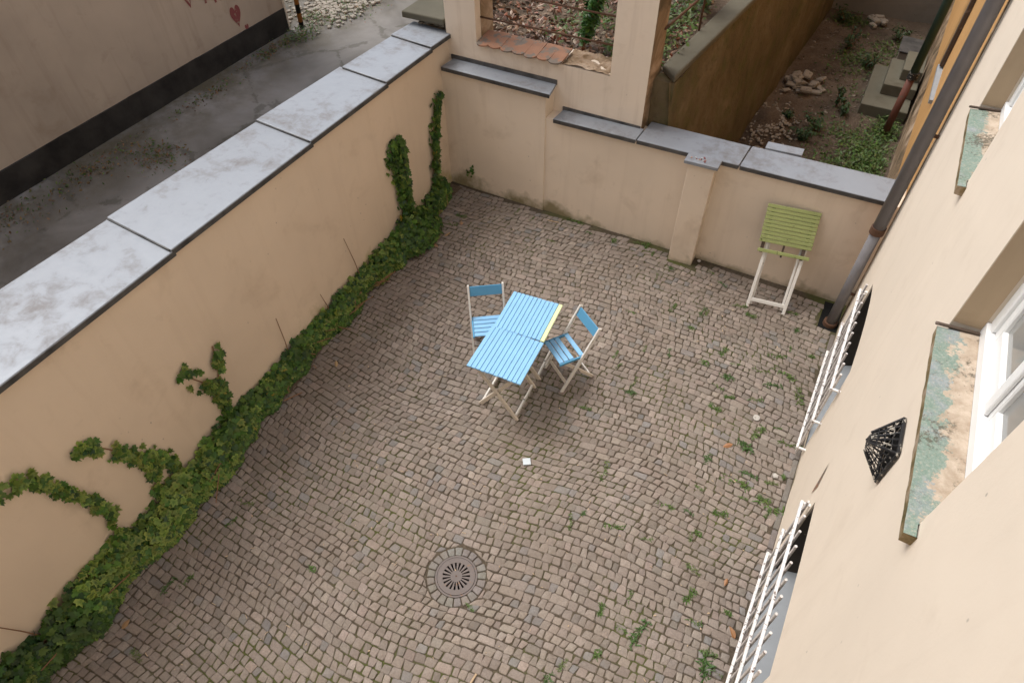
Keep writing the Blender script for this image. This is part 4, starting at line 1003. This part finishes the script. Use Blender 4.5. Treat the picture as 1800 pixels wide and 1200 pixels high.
o = lump(.028, 9, .3).build('pale_stone', 'plaster_bits'); o.location = (.63, 3.9, .01); tag(o, 'small white pebble by the house kerb', 'stone')
o = lump(.022, 5, .5).build('pale_stone', 'plaster_bits'); o.location = (-.93, 6.44, .02); tag(o, 'white pebble in the corner beside the back wall pier', 'stone')
mb = MB(); mb.tube([(-.04, 0, 0), (.11, .02, .002)], .006, 5); o = mb.build('twig', 'twig'); o.location = (-2.9, 6.30, .012); tag(o, 'pale straw stick lying near the back wall step', 'twig')
mb = MB(); mb.tube([(0, -.06, 0), (.01, .07, .002)], .009, 5); o = mb.build('twig', 'twig'); o.location = (-1.0, 1.02, .012); tag(o, 'pale wooden stick on the cobbles at the bottom picture edge', 'twig')

# ------------------------------------------------------------------ raised garden planting
mb = MB()
for i in range(2600):
    x, y = rnd(-4.6, -1.95), 7.1+3.6*random.random()**1.3
    c = random.choice([(.16, .085, .05), (.22, .13, .08), (.30, .20, .13), (.10, .06, .04), (.34, .26, .19), (.24, .09, .05)])
    leaf(mb, (x, y, gz(x, y)+rnd(.005, .04)), Vector((0, 0, 1))+rv(.5), rv(1), rnd(.05, .11), jit(c, .25), jit(c, .25), OVAL, .3)
tag(mb.build('leaf_litter', 'dry'), 'brown leaf litter covering the raised garden', 'leaves', kind='stuff')
mb = MB()
for i in range(2300):
    if i < 1100: x, y = rnd(-2.2, -1.85)+rnd(-.3, .0), 7.2+3.5*random.random()
    else: x, y = random.gauss(-2.75, .4), 7.15+abs(random.gauss(0, .8))
    if fbm(x, y, 1.7) < -.05 and i > 1100: continue
    if x > -1.9+.1*(y-7.2)-.0 or x < -4.3: continue
    g_ = random.choice(GR); leaf(mb, (x, y, gz(x, y)+rnd(.01, .16)), Vector((0, 0, 1))+rv(.5), rv(1), rnd(.03, .08), jit(g_, .3), jit(g_, .3), OVAL)
tag(mb.build('ground_cover', 'leaf'), 'green ground cover plants in the raised garden', 'plants', kind='stuff')
def bush(name, label, base, h, r, n, cols, size, grp=None, cat='plant'):
    t = thing(name, label, cat, base, group=grp); mb = MB(); st = MB()
    for s_ in range(7):
        a = rnd(0, 6.28); tipp = Vector((math.cos(a)*r*rnd(.3, .9), math.sin(a)*r*rnd(.3, .9), h*rnd(.7, 1.0)))
        st.tube([(0, 0, 0), tipp*.5+Vector((0, 0, h*.1)), tipp], [.008, .006, .003], 5)
        for i in range(n//7):
            f = rnd(.12, 1.05); p = tipp*f+Vector((0, 0, h*.1*math.sin(f*3)))+rv(.12*r)
            p.z = max(.02, p.z)
            out_ = Vector((p.x, p.y, .4*r))+rv(.4*r); c = jit(random.choice(cols), .25)
            leaf(mb, p, Vector((0, 0, 1))+out_*.8/r+rv(.3), out_+Vector((0, 0, -.5*r)), rnd(*size), c, jit(c, .1), OVAL, .25)
    st.build('stems', 'stick', t); tag(mb.build('foliage', 'leaf', t), kind='stuff'); return t
bush('garden_shrub', 'bright green leafy shrub behind the rail bars in the raised garden', (-2.98, 7.22, 1.9), .68, .26, 420, [(.055, .13, .025), (.07, .15, .035), (.04, .10, .03)], (.07, .12))
bush('garden_plant', 'low green plant at the foot of the right arcade pier', (-2.55, 7.2, 1.88), .2, .24, 130, GR, (.05, .08))
bush('garden_plant', 'leafy plant overhanging the ledge railing', (-2.0, 8.7, 1.95), .75, .35, 300, [(.06, .12, .04), (.08, .13, .06)], (.06, .10))
t = thing('tree', 'dark tree trunk standing in the raised garden at the top edge', 'tree', (-3.2, 8.62, 1.85))
mb = MB(); mb.tube([(0, 0, 0), (.01, .02, .5), (.03, .05, 1.6), (.05, .1, 3.2)], [.10, .075, .07, .06], 12); mb.build('trunk', 'dark_wood', t, True)
mb = MB()
for i in range(1500):
    p = rv(.62); p.z *= .6; leaf(mb, Vector((.05, .1, 4.3))+p, Vector((0, 0, 1))+rv(.5), rv(1), rnd(.06, .1), *([jit((.05, .1, .03), .3)]*2), OVAL)
tag(mb.build('crown', 'leaf', t), kind='stuff')

# ------------------------------------------------------------------ sunken yard contents
mb = MB()
def patch(cx, cy_, rx, ry, n, hgt=.10, cols=GR, sz=(.03, .07)):
    for i in range(n):
        x, y = random.gauss(cx, rx*.5), random.gauss(cy_, ry*.5)
        if not (face(y, 0)+.1 < x < ox(y)-.06): continue
        c = jit(random.choice(cols), .3); z = pitz(x, y)+rnd(0, hgt)
        if random.random() < .6: leaf(mb, (x, y, z+.01), Vector((0, 0, 1))+rv(.5), rv(1), rnd(*sz), c, c, OVAL)
        else: blade(mb, (x, y, pitz(x, y)), (rnd(-1, 1), rnd(-1, 1)), rnd(.6, 1.6)*hgt, .012, c)
patch(.55, 10.2, .35, .9, 1900, .10); patch(.70, 11.3, .22, .5, 700, .10); patch(.1, 9.9, .5, .5, 500, .05); patch(-.25, 9.6, .5, .5, 260, .05)
patch(.1, 10.9, .35, .3, 220, .06); patch(-.1, 13.5, .5, .7, 500, .08); patch(-.55, 15.2, .4, .3, 420, .10); patch(.35, 14.2, .4, .6, 300, .07); patch(0, 12, .8, 2.4, 380, .05); patch(-.2, 8.6, 1.0, .8, 300, .05)
tag(mb.build('yard_weeds', 'leaf'), 'green weeds and grass spreading over the sunken yard', 'weeds', kind='stuff')
PC = [(.05, .095, .03), (.06, .10, .045), (.045, .085, .03)]
for i, (x, y, h, r, lab) in enumerate([(-.45, 10.5, .22, .24, 'bushy weed nearest the zinc coping in the sunken yard'), (-.32, 10.85, .30, .24, 'tall weed beside the debris heap in the sunken yard'), (.0, 11.55, .22, .2, 'weed clump in the middle of the sunken yard'), (-.15, 11.75, .35, .07, 'thin upright weed in the sunken yard'), (-.35, 14.0, .38, .26, 'tall weed clump in the back half of the sunken yard'),
                                 (.08, 13.35, .24, .28, 'spreading weed clump left of the steps'), (-.62, 15.1, .3, .3, 'dark weed clump under the yard end wall'), (-.8, 10.95, .18, .12, 'small weed growing on the debris heap'), (.45, 14.7, .26, .25, 'weed clump behind the dark lidded box')]):
    bush('yard_weed', lab, (x, y, pitz(x, y)), h, r, 130, PC, (.04, .09), 'weed clumps in the sunken yard', 'weed')
for i in range(17):
    x, y = random.gauss(-.95, .2), 12.15+rnd(-.35, .45); s_ = rnd(.09, .17)
    if x < face(y, 0)+.1: x = face(y, 0)+.12+rnd(0, .3)
    mb = MB(); m = Matrix.Translation((x, y, pitz(x, y)+rnd(.02, .12))) @ Matrix.Rotation(rnd(0, 6.28), 4, 'Z') @ Matrix.Rotation(rnd(-.5, .5), 4, 'X')
    mb.cbox(m, s_*1.3, s_*.9, s_*.38, s_*.09); mb.v = [tuple(Vector(v)+rv(.004)) for v in mb.v]
    tag(mb.build('rubble_stone', 'lichen_stone'), 'flat rubble stone heaped against the mossy retaining wall', 'stone', 'rubble stones by the retaining wall')
for (x, y) in ((-.5, 12.15), (-.55, 12.0), (-.62, 12.3)):
    mb = MB(); mb.cbox(Matrix.Translation((x, y, pitz(x, y)+.03)) @ Matrix.Rotation(rnd(0, 3), 4, 'Z'), .2, .11, .05, .02); tag(mb.build('rubble_stone', 'lichen_stone'), 'flat rubble stone heaped against the mossy retaining wall', 'stone', 'rubble stones by the retaining wall')
for i in range(7):
    x, y = random.gauss(0, .12), 15.3+rnd(-.25, .15); mb = MB(); mb.cbox(Matrix.Translation((x, y, pitz(x, y)+rnd(.03, .12))) @ Matrix.Rotation(rnd(0, 6), 4, 'Z') @ Matrix.Rotation(rnd(-.4, .4), 4, 'X'), rnd(.12, .2), rnd(.08, .14), .07, .02)
    tag(mb.build('rubble_stone', 'lichen_stone'), 'loose stone heaped at the foot of the yard end wall', 'stone', 'stones by the yard end wall')
mb = MB()
for i in range(520):
    a = rnd(0, 6.28); r = abs(random.gauss(0, .30)); x, y = -1.02+r*math.cos(a)*.9, 10.6+r*math.sin(a)*1.5
    if x < face(y, 0)+.02: continue
    z = pitz(x, y)+max(0, .17*(1-r/.6)); s_ = rnd(.012, .045)
    mb.cbox(Matrix.Translation((x, y, z)) @ Matrix.Rotation(rnd(0, 6), 4, 'Z') @ Matrix.Rotation(rnd(-.8, .8), 4, 'X'), s_*1.4, s_, s_*.7, s_*.2)
tag(mb.build('debris_heap', 'lichen_stone'), 'heap of plaster debris along the retaining wall', 'debris', kind='stuff')
mb = MB()
for i in range(900):
    x, y = rnd(-1.2, .8), 7.2+8.2*random.random()**.8; s_ = rnd(.01, .05)*random.random()+.008
    if not (face(y, 0)+.04 < x < ox(y)-.05): continue
    c = random.choice([(.2, .16, .12), (.13, .1, .075), (.3, .25, .2), (.1, .08, .05)])
    if random.random() < .5: mb.cbox(Matrix.Translation((x, y, pitz(x, y)+.004)) @ Matrix.Rotation(rnd(0, 6), 4, 'Z') @ Matrix.Rotation(rnd(-.4, .4), 4, 'X'), s_*1.4, s_, s_*.6, s_*.2, c)
    else: leaf(mb, (x, y, pitz(x, y)+.015), Vector((0, 0, 1))+rv(.4), rv(1), s_*1.6, c, c, OVAL, .3)
tag(mb.build('yard_grit', 'dry'), 'loose grit and dead leaves on the sunken yard ground', 'grit', kind='stuff')
mb = grid_sheet(-1.5, -.5, 9.9, 11.4, 20, 26, lambda x, y: pitz(x, y)+.22*math.exp(-(((x+1.05)/.28)**2+((y-10.65)/.5)**2))-.015+.02*fbm(x, y, 9))
tag(mb.build('debris_mound', 'soil', smooth=True), kind='structure')

# ------------------------------------------------------------------ alley details
mb = MB()
def apatch(cx, cy_, rx, ry, n, hgt, dry):
    for i in range(int(n*2.6)):
        x, y = random.gauss(cx, rx*.5), random.gauss(cy_, ry*.5)
        if x < -9.72 and y < 9.2: continue
        c = jit((.20, .12, .06), .4) if random.random() < dry else jit(random.choice(GR), .3)
        leaf(mb, (x, y, rnd(.01, hgt)), Vector((0, 0, 1))+rv(.5), rv(1), rnd(.018, .055), c, c, OVAL)
apatch(-9.35, 9.0, .25, .45, 260, .14, .25); apatch(-9.5, 8.2, .18, .6, 130, .06, .6); apatch(-8.75, 5.0, .5, .35, 190, .05, .55); apatch(-9.3, 4.4, .3, .9, 150, .05, .6)
apatch(-9.35, 6.6, .2, .8, 90, .05, .6); apatch(-9.3, 3.0, .4, .8, 110, .05, .6); apatch(-9.6, 9.75, .5, .3, 150, .06, .4); apatch(-9.3, 10.6, .6, .8, 260, .05, .5)
tag(mb.build('alley_weeds', 'leaf'), 'patchy weeds and dead leaves along the alley edge', 'weeds', kind='stuff')
mb = MB()
for i in range(520):
    x, y = -9.75+random.gauss(0, .42), 10.5+random.gauss(0, .5)
    if x > -8.95 or (x < -9.72 and y < 9.3): continue
    s_ = rnd(.02, .09); mb.cbox(Matrix.Translation((x, y, .01)) @ Matrix.Rotation(rnd(0, 6), 4, 'Z'), s_*1.3, s_, s_*.5, s_*.15)
tag(mb.build('gravel_patch', 'lichen_stone'), 'patch of pale gravel at the far end of the alley', 'gravel', kind='stuff')
